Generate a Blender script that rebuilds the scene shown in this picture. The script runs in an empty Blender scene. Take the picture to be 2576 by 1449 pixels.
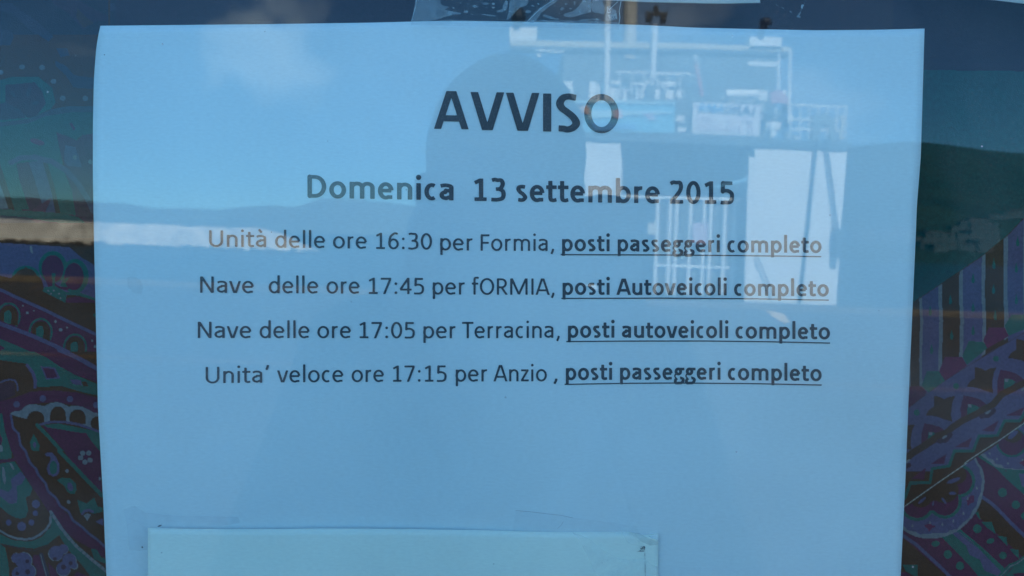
import bpy, bmesh, math, random
import numpy as np
from mathutils import Vector, Matrix

random.seed(7)
rng = np.random.default_rng(7)
SC = bpy.context.scene
COL = SC.collection
R = math.radians

# ------------------------------------------------------------------ camera
CAM_D, CAM_Z = 0.32, 1.52          # distance from the window glass, height over the quay
PITCH, ROLL = R(3.2), R(2.2)       # looking slightly down, held slightly crooked
FPX, CX, CY = 2231.0, 1288.0, 724.5
_r0, _f, _u0 = Vector((1, 0, 0)), Vector((0, math.cos(PITCH), -math.sin(PITCH))), Vector((0, math.sin(PITCH), math.cos(PITCH)))
RIGHT = _r0 * math.cos(ROLL) + _u0 * math.sin(ROLL)
UP = _u0 * math.cos(ROLL) - _r0 * math.sin(ROLL)
FWD = _f
CAM = Vector((0, -CAM_D, CAM_Z))
cam_d = bpy.data.cameras.new('camera')
cam_d.sensor_width = 36.0
cam_d.lens = 36.0 * FPX / 2576.0
cam_d.clip_start = 0.005
cam_d.clip_end = 20000
cam_d.dof.use_dof = True
cam_d.dof.focus_distance = 0.326
cam_d.dof.aperture_fstop = 23.0
cam = bpy.data.objects.new('camera', cam_d)
COL.objects.link(cam)
m = Matrix((RIGHT, UP, -FWD)).transposed().to_4x4()
m.translation = CAM
cam.matrix_world = m
SC.camera = cam

# ------------------------------------------------------------------ world, sun, exposure
SUN_EL, SUN_AZ = R(47), R(12)       # the sun stands behind the kiosk, so its window side is in shade
w = bpy.data.worlds.new('World')
SC.world = w
w.use_nodes = True
nt = w.node_tree
nt.nodes.clear()
out = nt.nodes.new('ShaderNodeOutputWorld')
bg = nt.nodes.new('ShaderNodeBackground')
sky = nt.nodes.new('ShaderNodeTexSky')
sky.sky_type = 'NISHITA'
sky.sun_disc = False
sky.sun_elevation = SUN_EL
sky.sun_rotation = SUN_AZ
sky.air_density = 0.75
sky.dust_density = 0.0
sky.ozone_density = 6.0
bg.inputs['Strength'].default_value = 0.081
# loose fair weather clouds, sparse over the whole sky
tc = nt.nodes.new('ShaderNodeTexCoord')
mp = nt.nodes.new('ShaderNodeMapping')
mp.inputs['Scale'].default_value = (1, 1, 2.2)
mp.inputs['Location'].default_value = (0.0, 0.0, 0.0)
no = nt.nodes.new('ShaderNodeTexNoise')
no.inputs['Scale'].default_value = 2.6
no.inputs['Detail'].default_value = 6
no.inputs['Roughness'].default_value = 0.55
cr = nt.nodes.new('ShaderNodeMapRange')
cr.inputs['From Min'].default_value = 0.56
cr.inputs['From Max'].default_value = 0.80
mixc = nt.nodes.new('ShaderNodeMixRGB')
mixc.inputs['Color2'].default_value = (9.0, 9.6, 10.5, 1)
nt.links.new(tc.outputs['Generated'], mp.inputs['Vector'])
nt.links.new(mp.outputs['Vector'], no.inputs['Vector'])
nt.links.new(no.outputs['Fac'], cr.inputs['Value'])
nt.links.new(cr.outputs['Result'], mixc.inputs['Fac'])
wb = nt.nodes.new('ShaderNodeMixRGB'); wb.blend_type = 'MULTIPLY'; wb.inputs['Fac'].default_value = 1
wb.inputs['Color2'].default_value = (0.54, 0.85, 0.90, 1)      # clear September sky as cool as the photograph's
nt.links.new(sky.outputs['Color'], wb.inputs['Color1'])
nt.links.new(wb.outputs['Color'], mixc.inputs['Color1'])
# one soft cumulus low over the harbour
def sky_blob(px, py, inner, outer, strength, prev):
    d = (FWD + RIGHT * ((px - CX) / FPX) + UP * ((CY - py) / FPX)).normalized(); d = Vector((d.x, -d.y, d.z))
    dn = nt.nodes.new('ShaderNodeVectorMath'); dn.operation = 'DOT_PRODUCT'; dn.inputs[1].default_value = d
    n2 = nt.nodes.new('ShaderNodeTexNoise'); n2.inputs['Scale'].default_value = 14; n2.inputs['Detail'].default_value = 6
    av = nt.nodes.new('ShaderNodeVectorMath'); av.operation = 'MULTIPLY_ADD'; av.inputs[1].default_value = (.15, .15, .15); av.inputs[2].default_value = (-.075, -.075, -.075)
    ad = nt.nodes.new('ShaderNodeVectorMath'); ad.operation = 'ADD'; nz = nt.nodes.new('ShaderNodeVectorMath'); nz.operation = 'NORMALIZE'
    mr = nt.nodes.new('ShaderNodeMapRange'); mr.interpolation_type = 'SMOOTHSTEP'; mr.inputs['From Min'].default_value = math.cos(R(outer)); mr.inputs['From Max'].default_value = math.cos(R(inner)); mr.inputs['To Max'].default_value = strength
    mx = nt.nodes.new('ShaderNodeMixRGB'); mx.inputs['Color2'].default_value = (9, 10.5, 11.5, 1)
    L_ = nt.links.new
    L_(tc.outputs['Generated'], n2.inputs['Vector']); L_(n2.outputs['Color'], av.inputs[0]); L_(av.outputs[0], ad.inputs[0]); L_(tc.outputs['Generated'], ad.inputs[1])
    L_(ad.outputs[0], nz.inputs[0]); L_(nz.outputs[0], dn.inputs[0]); L_(dn.outputs['Value'], mr.inputs['Value']); L_(mr.outputs['Result'], mx.inputs['Fac']); L_(prev, mx.inputs['Color1'])
    return mx.outputs['Color']
c_ = mixc.outputs['Color']
for a_ in ((615, 135, .3, 2.6, .40), (735, 105, .3, 3.0, .36), (690, 165, .3, 3.6, .16), (640, 225, .2, 1.6, .12)): c_ = sky_blob(*a_, c_)
nt.links.new(c_, bg.inputs['Color'])
nt.links.new(bg.outputs['Background'], out.inputs['Surface'])
CLOUD_MAP = (mp, no, nt)

sd = bpy.data.lights.new('sun', 'SUN')
sd.energy = 5.0
sd.angle = R(0.5)
sd.color = (1.0, 0.965, 0.905)
sun = bpy.data.objects.new('sun', sd)
COL.objects.link(sun)
_sv = Vector((math.sin(SUN_AZ) * math.cos(SUN_EL), math.cos(SUN_AZ) * math.cos(SUN_EL), math.sin(SUN_EL)))
sun.rotation_euler = _sv.to_track_quat('Z', 'Y').to_euler()
sun.location = _sv * 30

SC.view_settings.view_transform = 'Standard'
SC.view_settings.look = 'None'
SC.view_settings.gamma = 1
SC.view_settings.exposure = 2.34
try:
    SC.cycles.transparent_max_bounces = 24
    SC.cycles.max_bounces = 10
    SC.cycles.glossy_bounces = 6
    SC.cycles.sample_clamp_indirect = 4.0
except Exception:
    pass

# ------------------------------------------------------------------ helpers
def ray(px, py):
    return (FWD + RIGHT * ((px - CX) / FPX) + UP * ((CY - py) / FPX))

def plane(px, py, Y=0.0):
    """point of the plane y = Y seen at picture point (2576-wide measure)"""
    d = ray(px, py)
    return CAM + d * ((Y + CAM_D) / d.y)

def mir(px, py, Y):
    """real place, behind the camera, of what the glass mirrors at that picture point"""
    p = plane(px, py, Y)
    return Vector((p.x, -p.y, p.z))

MATS = {}
def mat(name, col=(0.5, 0.5, 0.5), rough=0.6, spec=0.4, metal=0.0, noise=0.0, nscale=20.0, bump=0.0, bscale=60.0, vcol=None):
    if name in MATS:
        return MATS[name]
    mt = bpy.data.materials.new(name)
    mt.use_nodes = True
    t = mt.node_tree
    b = t.nodes['Principled BSDF']
    b.inputs['Base Color'].default_value = (*col, 1)
    b.inputs['Roughness'].default_value = rough
    b.inputs['Specular IOR Level'].default_value = spec
    b.inputs['Metallic'].default_value = metal
    src = None
    if vcol:
        a = t.nodes.new('ShaderNodeVertexColor'); a.layer_name = vcol
        src = a.outputs['Color']
        t.links.new(src, b.inputs['Base Color'])
    if noise > 0:
        g = t.nodes.new('ShaderNodeNewGeometry')
        n = t.nodes.new('ShaderNodeTexNoise'); n.inputs['Scale'].default_value = nscale; n.inputs['Detail'].default_value = 5
        r = t.nodes.new('ShaderNodeMapRange')
        r.inputs['To Min'].default_value = 1 - noise; r.inputs['To Max'].default_value = 1 + noise
        r.inputs['From Min'].default_value = 0.3; r.inputs['From Max'].default_value = 0.7
        x = t.nodes.new('ShaderNodeMixRGB'); x.blend_type = 'MULTIPLY'; x.inputs['Fac'].default_value = 1
        t.links.new(g.outputs['Position'], n.inputs['Vector'])
        t.links.new(n.outputs['Fac'], r.inputs['Value'])
        t.links.new(r.outputs['Result'], x.inputs['Color2'])
        if src: t.links.new(src, x.inputs['Color1'])
        else: x.inputs['Color1'].default_value = (*col, 1)
        t.links.new(x.outputs['Color'], b.inputs['Base Color'])
    if bump > 0:
        g = t.nodes.new('ShaderNodeNewGeometry')
        n = t.nodes.new('ShaderNodeTexNoise'); n.inputs['Scale'].default_value = bscale; n.inputs['Detail'].default_value = 4
        bp = t.nodes.new('ShaderNodeBump'); bp.inputs['Strength'].default_value = bump; bp.inputs['Distance'].default_value = 0.3 / bscale
        t.links.new(g.outputs['Position'], n.inputs['Vector'])
        t.links.new(n.outputs['Fac'], bp.inputs['Height'])
        t.links.new(bp.outputs['Normal'], b.inputs['Normal'])
    MATS[name] = mt
    return mt

def film_mat(name, col, cover, rough=0.4):
    """a clear film that lets most light through and scatters a little (tape, adhesive)"""
    mt = bpy.data.materials.new(name); mt.use_nodes = True
    t = mt.node_tree; t.nodes.clear()
    o = t.nodes.new('ShaderNodeOutputMaterial'); mx = t.nodes.new('ShaderNodeMixShader')
    tr = t.nodes.new('ShaderNodeBsdfTransparent'); p = t.nodes.new('ShaderNodeBsdfDiffuse')
    p.inputs['Color'].default_value = (*col, 1)
    g = t.nodes.new('ShaderNodeNewGeometry')
    n = t.nodes.new('ShaderNodeTexNoise'); n.inputs['Scale'].default_value = 260; n.inputs['Detail'].default_value = 5
    r = t.nodes.new('ShaderNodeMapRange'); r.inputs['From Min'].default_value = 0.3; r.inputs['From Max'].default_value = 0.7
    r.inputs['To Min'].default_value = cover * 0.6; r.inputs['To Max'].default_value = cover * 1.4
    t.links.new(g.outputs['Position'], n.inputs['Vector']); t.links.new(n.outputs['Fac'], r.inputs['Value'])
    t.links.new(r.outputs['Result'], mx.inputs['Fac'])
    t.links.new(tr.outputs[0], mx.inputs[1]); t.links.new(p.outputs[0], mx.inputs[2]); t.links.new(mx.outputs[0], o.inputs['Surface'])
    return mt

def tag(o, label=None, cat=None, group=None, kind=None):
    if label: o['label'] = label
    if cat: o['category'] = cat
    if group: o['group'] = group
    if kind: o['kind'] = kind
    return o

def empty(name, loc, label, cat, group=None):
    o = bpy.data.objects.new(name, None)
    o.empty_display_size = 0.1
    COL.objects.link(o); o.location = loc
    return tag(o, label, cat, group)

bpy.context.view_layer.update()

def link(name, me, m_, parent=None, smooth=False):
    o = bpy.data.objects.new(name, me)
    COL.objects.link(o)
    for mm in (m_ if isinstance(m_, (list, tuple)) else [m_]):
        me.materials.append(mm)
    if smooth:
        me.polygons.foreach_set('use_smooth', [True] * len(me.polygons))
    if parent is not None:
        o.parent = parent
        loc = Vector((0, 0, 0)); p = parent
        while p is not None:
            loc += p.location; p = p.parent
        o.location = -loc            # meshes are written in world coordinates
    return o

class MB:
    """collects simple solids into one mesh, in world coordinates"""
    def __init__(s): s.v = []; s.f = []; s.mi = []
    def add(s, vs, fs, mi=0):
        k = len(s.v); s.v += [tuple(x) for x in vs]; s.f += [tuple(i + k for i in f) for f in fs]; s.mi += [mi] * len(fs); return s
    def box(s, a, b, mi=0):
        x0, x1 = sorted((a[0], b[0])); y0, y1 = sorted((a[1], b[1])); z0, z1 = sorted((a[2], b[2]))
        vs = [(x0,y0,z0),(x1,y0,z0),(x1,y1,z0),(x0,y1,z0),(x0,y0,z1),(x1,y0,z1),(x1,y1,z1),(x0,y1,z1)]
        return s.add(vs, [(0,3,2,1),(4,5,6,7),(0,1,5,4),(1,2,6,5),(2,3,7,6),(3,0,4,7)], mi)
    def prism(s, front, dy, mi=0):
        """front: polygon points; extruded along y by dy"""
        n = len(front); vs = [tuple(p) for p in front] + [(p[0], p[1] + dy, p[2]) for p in front]
        fs = [tuple(range(n)), tuple(range(2 * n - 1, n - 1, -1))] + [(i, i + n, (i + 1) % n + n, (i + 1) % n) for i in range(n)]
        return s.add(vs, fs, mi)
    def tube(s, pts, r, n=8, mi=0, r2=None):
        pts = [Vector(p) for p in pts]; rings = []
        for i, p in enumerate(pts):
            t = (pts[min(i + 1, len(pts) - 1)] - pts[max(i - 1, 0)]).normalized()
            a = t.orthogonal().normalized(); b = t.cross(a)
            rr = r if r2 is None else r + (r2 - r) * i / (len(pts) - 1)
            rings.append([p + (a * math.cos(2 * math.pi * k / n) + b * math.sin(2 * math.pi * k / n)) * rr for k in range(n)])
        vs = [q for ring in rings for q in ring]; fs = []
        for i in range(len(pts) - 1):
            for k in range(n):
                fs.append((i * n + k, i * n + (k + 1) % n, (i + 1) * n + (k + 1) % n, (i + 1) * n + k))
        fs.append(tuple(range(n))[::-1]); fs.append(tuple((len(pts) - 1) * n + k for k in range(n)))
        return s.add(vs, fs, mi)
    def ball(s, c, r, nu=14, nv=10, mi=0, rot=None):
        c = Vector(c); r = (r, r, r) if isinstance(r, (int, float)) else r
        vs = []; fs = []
        for j in range(nv + 1):
            th = math.pi * j / nv
            for i in range(nu):
                ph = 2 * math.pi * i / nu
                q = Vector((r[0] * math.sin(th) * math.cos(ph), r[1] * math.sin(th) * math.sin(ph), r[2] * math.cos(th)))
                if rot: q = rot @ q
                vs.append(c + q)
        for j in range(nv):
            for i in range(nu):
                fs.append((j * nu + i, (j + 1) * nu + i, (j + 1) * nu + (i + 1) % nu, j * nu + (i + 1) % nu))
        return s.add(vs, fs, mi)
    def build(s, name, m_, parent=None, smooth=False):
        me = bpy.data.meshes.new(name); me.from_pydata(s.v, [], s.f)
        o = link(name, me, m_, parent, smooth)
        if any(s.mi): me.polygons.foreach_set('material_index', s.mi)
        me.update(); return o
# ------------------------------------------------------------------ the kiosk and its window
M_PLASTER = mat('kiosk_plaster', (0.55, 0.5, 0.42), 0.9, 0.2, noise=0.12, nscale=3, bump=0.3, bscale=90)
M_FRAME = mat('window_aluminium', (0.30, 0.31, 0.32), 0.4, 0.5, 0.6)
M_FLOOR = mat('kiosk_floor', (0.12, 0.11, 0.10), 0.8)
kiosk = empty('kiosk', (0, 1.1, 0), 'small plastered ticket kiosk on the quay holding the window with the notice', 'kiosk')
X0, X1, Z0, Z1 = -0.66, 0.66, 1.02, 2.06
W_OUT, W_IN = -0.045, 0.135
wl = MB().box((-1.6, W_OUT, 0), (X0, W_IN, 3.1)).box((X1, W_OUT, 0), (1.6, W_IN, 3.1)).box((X0, W_OUT, 0), (X1, W_IN, Z0)).box((X0, W_OUT, Z1), (X1, W_IN, 3.1))
wl.build('front_wall', M_PLASTER, kiosk)
MB().box((-1.6, W_IN, 0), (-1.45, 2.4, 3.1)).box((1.45, W_IN, 0), (1.6, 2.4, 3.1)).box((-1.45, 2.25, 0), (1.45, 2.4, 3.1)).build('rear_wall', M_PLASTER, kiosk)
MB().box((-1.75, -0.16, 3.1), (1.75, 2.55, 3.24)).build('roof', M_PLASTER, kiosk)
MB().box((-1.45, W_IN, 0.004), (1.45, 2.25, 0.03)).build('floor', M_FLOOR, kiosk)

def glass_material():
    mt = bpy.data.materials.new('tinted_window_glass'); mt.use_nodes = True
    t = mt.node_tree; t.nodes.clear()
    o = t.nodes.new('ShaderNodeOutputMaterial'); mx = t.nodes.new('ShaderNodeMixShader')
    tr = t.nodes.new('ShaderNodeBsdfTransparent'); gl = t.nodes.new('ShaderNodeBsdfGlossy')
    tr.inputs['Color'].default_value = (*GLASS_TINT, 1)
    gl.inputs['Roughness'].default_value = 0.0
    gl.inputs['Color'].default_value = (1, 1, 1, 1)
    g = t.nodes.new('ShaderNodeNewGeometry')
    dp = t.nodes.new('ShaderNodeVectorMath'); dp.operation = 'DOT_PRODUCT'
    ab = t.nodes.new('ShaderNodeMath'); ab.operation = 'ABSOLUTE'
    om = t.nodes.new('ShaderNodeMath'); om.operation = 'SUBTRACT'; om.inputs[0].default_value = 1
    pw = t.nodes.new('ShaderNodeMath'); pw.operation = 'POWER'; pw.inputs[1].default_value = 5
    ma = t.nodes.new('ShaderNodeMath'); ma.operation = 'MULTIPLY_ADD'; ma.inputs[1].default_value = 1 - GLASS_R; ma.inputs[2].default_value = GLASS_R
    t.links.new(g.outputs['Normal'], dp.inputs[0]); t.links.new(g.outputs['Incoming'], dp.inputs[1])
    t.links.new(dp.outputs['Value'], ab.inputs[0]); t.links.new(ab.outputs[0], om.inputs[1]); t.links.new(om.outputs[0], pw.inputs[0])
    t.links.new(pw.outputs[0], ma.inputs[0]); t.links.new(ma.outputs[0], mx.inputs['Fac'])
    t.links.new(tr.outputs[0], mx.inputs[1]); t.links.new(gl.outputs[0], mx.inputs[2])
    # thin uneven film of salt and dust, with fine specks
    df = t.nodes.new('ShaderNodeBsdfDiffuse'); df.inputs['Color'].default_value = (.8, .8, .8, 1)
    n1 = t.nodes.new('ShaderNodeTexNoise'); n1.inputs['Scale'].default_value = 11; n1.inputs['Detail'].default_value = 6; n1.inputs['Distortion'].default_value = 1.2
    r1 = t.nodes.new('ShaderNodeMapRange'); r1.inputs['From Min'].default_value = .45; r1.inputs['From Max'].default_value = .75; r1.inputs['To Max'].default_value = .028
    vo = t.nodes.new('ShaderNodeTexVoronoi'); vo.inputs['Scale'].default_value = 48
    r2 = t.nodes.new('ShaderNodeMapRange'); r2.inputs['From Min'].default_value = .026; r2.inputs['From Max'].default_value = .012; r2.inputs['To Max'].default_value = .30
    ad = t.nodes.new('ShaderNodeMath'); ad.operation = 'ADD'; m2 = t.nodes.new('ShaderNodeMixShader')
    for k in (n1, vo): t.links.new(g.outputs['Position'], k.inputs['Vector'])
    t.links.new(n1.outputs['Fac'], r1.inputs['Value']); t.links.new(vo.outputs['Distance'], r2.inputs['Value'])
    t.links.new(r1.outputs['Result'], ad.inputs[0]); t.links.new(r2.outputs['Result'], ad.inputs[1]); t.links.new(ad.outputs[0], m2.inputs['Fac'])
    t.links.new(mx.outputs[0], m2.inputs[1]); t.links.new(df.outputs[0], m2.inputs[2]); t.links.new(m2.outputs[0], o.inputs['Surface'])
    return mt
GLASS_R = 0.0207
GLASS_TINT = (0.890, 0.984, 0.996)
window = empty('window', (0, 0, Z0), 'kiosk window of bluish glass in an aluminium frame, mirroring harbour and photographer', 'window')
MB().box((X0 + .04, 0.0, Z0 + .04), (X1 - .04, 0.004, Z1 - .04)).build('pane', glass_material(), window)
fr = MB()
fr.box((X0, -.02, Z0), (X0 + .045, .03, Z1)).box((X1 - .045, -.02, Z0), (X1, .03, Z1))
fr.box((X0 + .045, -.02, Z0), (X1 - .045, .03, Z0 + .045)).box((X0 + .045, -.02, Z1 - .045), (X1 - .045, .03, Z1))
fr.build('frame', M_FRAME, window)
MB().box((X0 - .04, -.12, Z0 - .035), (X1 + .04, -.021, Z0 - .003)).build('sill', mat('sill_stone', (0.5, 0.48, 0.44), 0.8, noise=.1), window)
# ------------------------------------------------------------------ lettering: strokes -> outlines
def arc(cx, cy, rx, ry, a0, a1, n=18):
    return [(cx + rx * math.cos(R(a0 + (a1 - a0) * i / n)), cy + ry * math.sin(R(a0 + (a1 - a0) * i / n))) for i in range(n + 1)]
def spline(P, n=8):
    P = [np.array(p, float) for p in P]; Q = [2 * P[0] - P[1]] + P + [2 * P[-1] - P[-2]]; o = []
    for i in range(1, len(Q) - 2):
        a, b, c, d = Q[i - 1:i + 3]
        for k in range(n):
            t = k / n
            o.append(tuple(0.5 * (2 * b + (c - a) * t + (2 * a - 5 * b + 4 * c - d) * t * t + (3 * b - a - 3 * c + d) * t ** 3)))
    o.append(tuple(P[-1])); return o

CAP, XH, ASC, DSC = 640, 468, 700, -182
ADV_R = dict(zip('UnitàdeloraF,mNvfORMIATczpugs ', [642,525,229,335,479,525,498,229,527,349,479,459,250,799,646,452,305,662,543,855,252,579,487,423,395,525,525,471,391,226]))
ADV_B = dict(zip('AVISODomenicastbrpulgv ', [606,567,267,473,676,630,538,813,503,537,246,418,494,399,347,537,355,537,537,246,474,473,226]))
for c in '0123456789': ADV_R[c] = ADV_B[c] = 507
ADV_R[':'] = 267; ADV_R["'"] = 221

def glyph(ch, bold):
    """strokes: list of (points, closed, width scale, clip) ; returns strokes, dots, advance"""
    w = 123 if bold else 89
    h = w / 2; t = w * 0.84 / 2          # half widths: upright / level strokes
    A = (ADV_B if bold else ADV_R).get(ch, 507)
    S = []; D = []; clip = None
    sb = 62 if bold else 72
    L, Rr = sb + h, A - sb - h + 6
    if ch in 'o0OD68':
        pass
    if ch == 'o': S.append((arc(A/2, XH/2, A/2-36-h, XH/2+9-t, 0, 360, 32), 1))
    elif ch == '0': S.append((arc(A/2, 316, A/2-36-h, 325-t, 0, 360, 32), 1))
    elif ch == 'O': S.append((arc(A/2, CAP/2, A/2-40-h, CAP/2+10-t, 0, 360, 36), 1))
    elif ch == 'D': S.append(([(L,CAP-t),(A*.42,CAP-t)] + arc(A*.42, CAP/2, A-48-h-A*.42, CAP/2-t, 90, -90, 20)[1:] + [(L,t)], 1))
    elif ch == 'U': S.append(([(L-4,CAP)] + [(L-4,220)] + arc(A/2, 215, A/2-L+4, 225-t, 180, 360, 20) + [(A-L+4,CAP)], 0))
    elif ch in 'nmhr':
        if ch == 'r':
            S.append(([(L,0),(L,XH)], 0)); S.append((arc(L+150, XH-165, 150, 172-t, 170, 78, 10), 0)); 
        elif ch == 'n':
            S.append(([(L,0),(L,XH)], 0)); c=(L+Rr)/2; rx=(Rr-L)/2
            S.append((arc(c+6, XH-160, rx-6+2, 168-t, 175, 0, 16)+[(Rr,0)], 0))
        else:
            S.append(([(L,0),(L,XH)], 0)); mid=(L+Rr)/2; rx=(mid-L)/2
            S.append((arc((L+mid)/2+4, XH-150, rx-4, 158-t, 175, 0, 14)+[(mid,0)], 0))
            S.append((arc((mid+Rr)/2+4, XH-150, rx-4, 158-t, 175, 0, 14)+[(Rr,0)], 0))
    elif ch == 'u':
        S.append(([(L,XH)]+arc((L+Rr)/2-4, 158, (Rr-L)/2-2, 167-t, 180, 350, 16), 0)); S.append(([(Rr,XH),(Rr,0)], 0))
    elif ch in 'il':
        S.append(([(A/2,0),(A/2,ASC if ch=='l' else XH)], 0))
        if ch == 'i': D.append((A/2, 632, w*.60))
    elif ch in 'aà':
        rr = A-66-h; S.append((spline([(70,400),(130,XH-2-t+2),(215,XH+8-t),(300,XH-6-t),(rr-4,380),(rr,310)],5)+[(rr,0)], 0))
        S.append(([(rr,272),(215,272)]+arc(205,145,205-38-h,130-t+6,95,275,16)+spline([(225,12+t-8),(300,45+t-10),(rr,105)],4), 0))
        if ch == 'à': S.append(([(150,690),(252,565)], 0))
    elif ch == 'e':
        rx=A/2-34-h; S.append((spline(arc(A/2, XH/2, rx, XH/2+9-t, 4, 296, 24),1)+[(A-70,40+t*.4)], 0)); S.append(([(A/2-rx,XH/2+8),(A/2+rx,XH/2+8)], 0))
    elif ch == 'c': S.append((arc(A/2+34, XH/2, A/2-4-h, XH/2+9-t, 58, 302, 22), 0))
    elif ch == 's':
        x0,x1=36+h,A-36-h
        S.append((spline([(x1-6,XH-40-t*.3),(A/2+12,XH+8-t),(x0+26,XH-40-t*.4),(x0+2,XH*.73),(x0+60,XH*.565),(A/2+30,XH*.46),(x1-2,XH*.27),(x1-50,45+t*.3),(A/2-10,-9+t),(x0-6,38+t*.3)],5), 0))
    elif ch == 'S':
        x0,x1=44+h,A-42-h
        S.append((spline([(x1-4,CAP-62),(A/2+88,CAP-t-4),(A/2+8,CAP+9-t),(x0+52,CAP-44-t*.5),(x0+4,CAP*.755),(x0+36,CAP*.625),(A/2-10,CAP*.52),(x1-52,CAP*.395),(x1,CAP*.24),(x1-50,60+t*.3),(A/2-4,-10+t),(x0+58,8+t*.9),(x0-18,58)],6), 0))
    elif ch in 'bdpq':
        st = L if ch in 'bp' else Rr
        S.append(([(st,0 if ch in 'bd' else DSC),(st,ASC if ch in 'bd' else XH)], 0))
        c=A/2+(12 if ch in 'bp' else -12)
        S.append((arc(c, XH/2, A/2-48-h+(12-12), XH/2+9-t, 0, 360, 28), 1))
    elif ch == 'g':
        S.append((arc(A*.43, 322, A*.43-44-h, 155-t, 0, 360, 24), 1)); S.append(([(A*.5,XH-t),(A-14,XH-t)], 0))
        S.append((spline([(112,205),(84,150),(110,108),(190,84),(300,70),(A-78,30),(A-70,-40),(A-140,-120),(A*.43,-DSC*-1+t),(110,-130),(72,-70),(90,0),(150,60)],5), 0))
    elif ch == 't':
        c=A*.40; S.append(([(c,595),(c,150)]+spline([(c,130),(c+18,40+t*.5),(A*.66,-6+t),(A-26,14+t)],5), 0)); S.append(([(16,XH-t),(A-20,XH-t)], 0))
    elif ch == 'f':
        c=A*.42; S.append(([(c,0),(c,560)]+spline([(c,580),(c+20,ASC-50),(A*.78,ASC-t),(A-8,ASC-8-t)],5), 0)); S.append(([(14,XH-t),(A-28,XH-t)], 0))
    elif ch in 'vV':
        H = XH if ch=='v' else CAP; S.append(([(h*.9,H+60*.0+40),(A/2-h*.25,-30)], 0)); S.append(([(A-h*.9,H+40),(A/2+h*.25,-30)], 0)); clip=(0,H)
    elif ch == 'A':
        S.append(([(h*.75,-30),(A/2-h*.25,CAP+30)], 0)); S.append(([(A-h*.75,-30),(A/2+h*.25,CAP+30)], 0)); S.append(([(A*.26,170+t*.2),(A*.74,170+t*.2)], 0)); clip=(0,CAP)
    elif ch == 'N': S += [([(L,-20),(L,CAP+20)],0),([(A-L,-20),(A-L,CAP+20)],0),([(L+4,CAP+0),(A-L-4,0)],0)]; clip=(0,CAP)
    elif ch == 'M': S += [([(L,-20),(L,CAP+20)],0),([(A-L,-20),(A-L,CAP+20)],0),([(L+8,CAP+20),(A/2,20)],0),([(A-L-8,CAP+20),(A/2,20)],0)]; clip=(0,CAP)
    elif ch == 'I': S.append(([(A/2,0),(A/2,CAP)],0))
    elif ch == 'T': S += [([(A/2,0),(A/2,CAP-t)],0),([(8,CAP-t),(A-8,CAP-t)],0)]
    elif ch == 'F': S += [([(L,0),(L,CAP)],0),([(L,CAP-t),(A-30,CAP-t)],0),([(L,310),(A-56,310)],0)]
    elif ch == 'L': S += [([(L,0),(L,CAP)],0),([(L,t),(A-40,t)],0)]
    elif ch == 'R': S += [([(L,0),(L,CAP)],0),([(L,CAP-t),(A*.5,CAP-t)]+arc(A*.5,CAP-t-(CAP-290-t)/2,A*.5-70-h+8,(CAP-290-t)/2,90,-90,14)+[(L,290)],0),([(A*.48,290),(A-h-14,-20)],0)]; clip=(0,CAP)
    elif ch == 'z' or ch == 'Z':
        H = XH if ch=='z' else CAP; S += [([(44,H-t),(A-40,H-t)],0),([(A-60-h*.4,H-t),(52+h*.4,t)],0),([(40,t),(A-34,t)],0)]
    elif ch == '1': S += [([(282,0),(282,634)],0),([(290,622-t*.4),(104,512)],0),([(96,t),(440,t)],0)]; clip=(0,634)
    elif ch == '2': S.append((spline([(70,560),(150,618-t*.3),(245,644-t),(350,600-t*.2),(392-h*.1,480),(350,360),(230,205),(86,t+6)],6),0)); S.append(([(60,t),(452,t)],0))
    elif ch == '3': S.append((spline([(82,590),(160,630-t*.4),(240,644-t),(340,610-t*.4),(384,500),(345,385),(270,342),(200,338)],6),0)); S.append((spline([(190,338),(290,338),(385,285),(414-h*.1,180),(370,60+t*.4),(230,-9+t),(120,12+t*.6),(62,46)],6),0))
    elif ch == '4': S += [([(352,0),(352,634)],0),([(350,625),(50,190)],0),([(30,168+t*.2),(480,168+t*.2)],0)]; clip=(0,634)
    elif ch == '5': S.append(([(418,634-t),(122+h*.2,634-t),(116+h*.2,350)]+spline([(120,356),(210,372),(310,358),(396,290),(420-h*.2,190),(380,75),(290,16+t*.4),(200,-9+t),(120,6+t*.5),(66,34+t*.2)],6),0))
    elif ch == '6': S.append((arc(264,205,264-60-h,214-t,0,360,24),1)); S.append((spline([(424,606-t*.3),(350,636-t*.4),(270,600),(150,490),(60+h,300),(60+h,205)],6),0))
    elif ch == '7': S += [([(50,634-t),(452,634-t)],0),([(424,634-t),(180,-20)],0)]; clip=(0,634)
    elif ch == ',': S.append((spline([(150,86),(140,10),(84,-118)],4),0))
    elif ch == "'": S.append((spline([(140,690),(128,610),(84,500)],4),0))
    elif ch == ':': D += [(A/2,52,w*.60),(A/2,405,w*.60)]
    return S, D, A, w, clip

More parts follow.
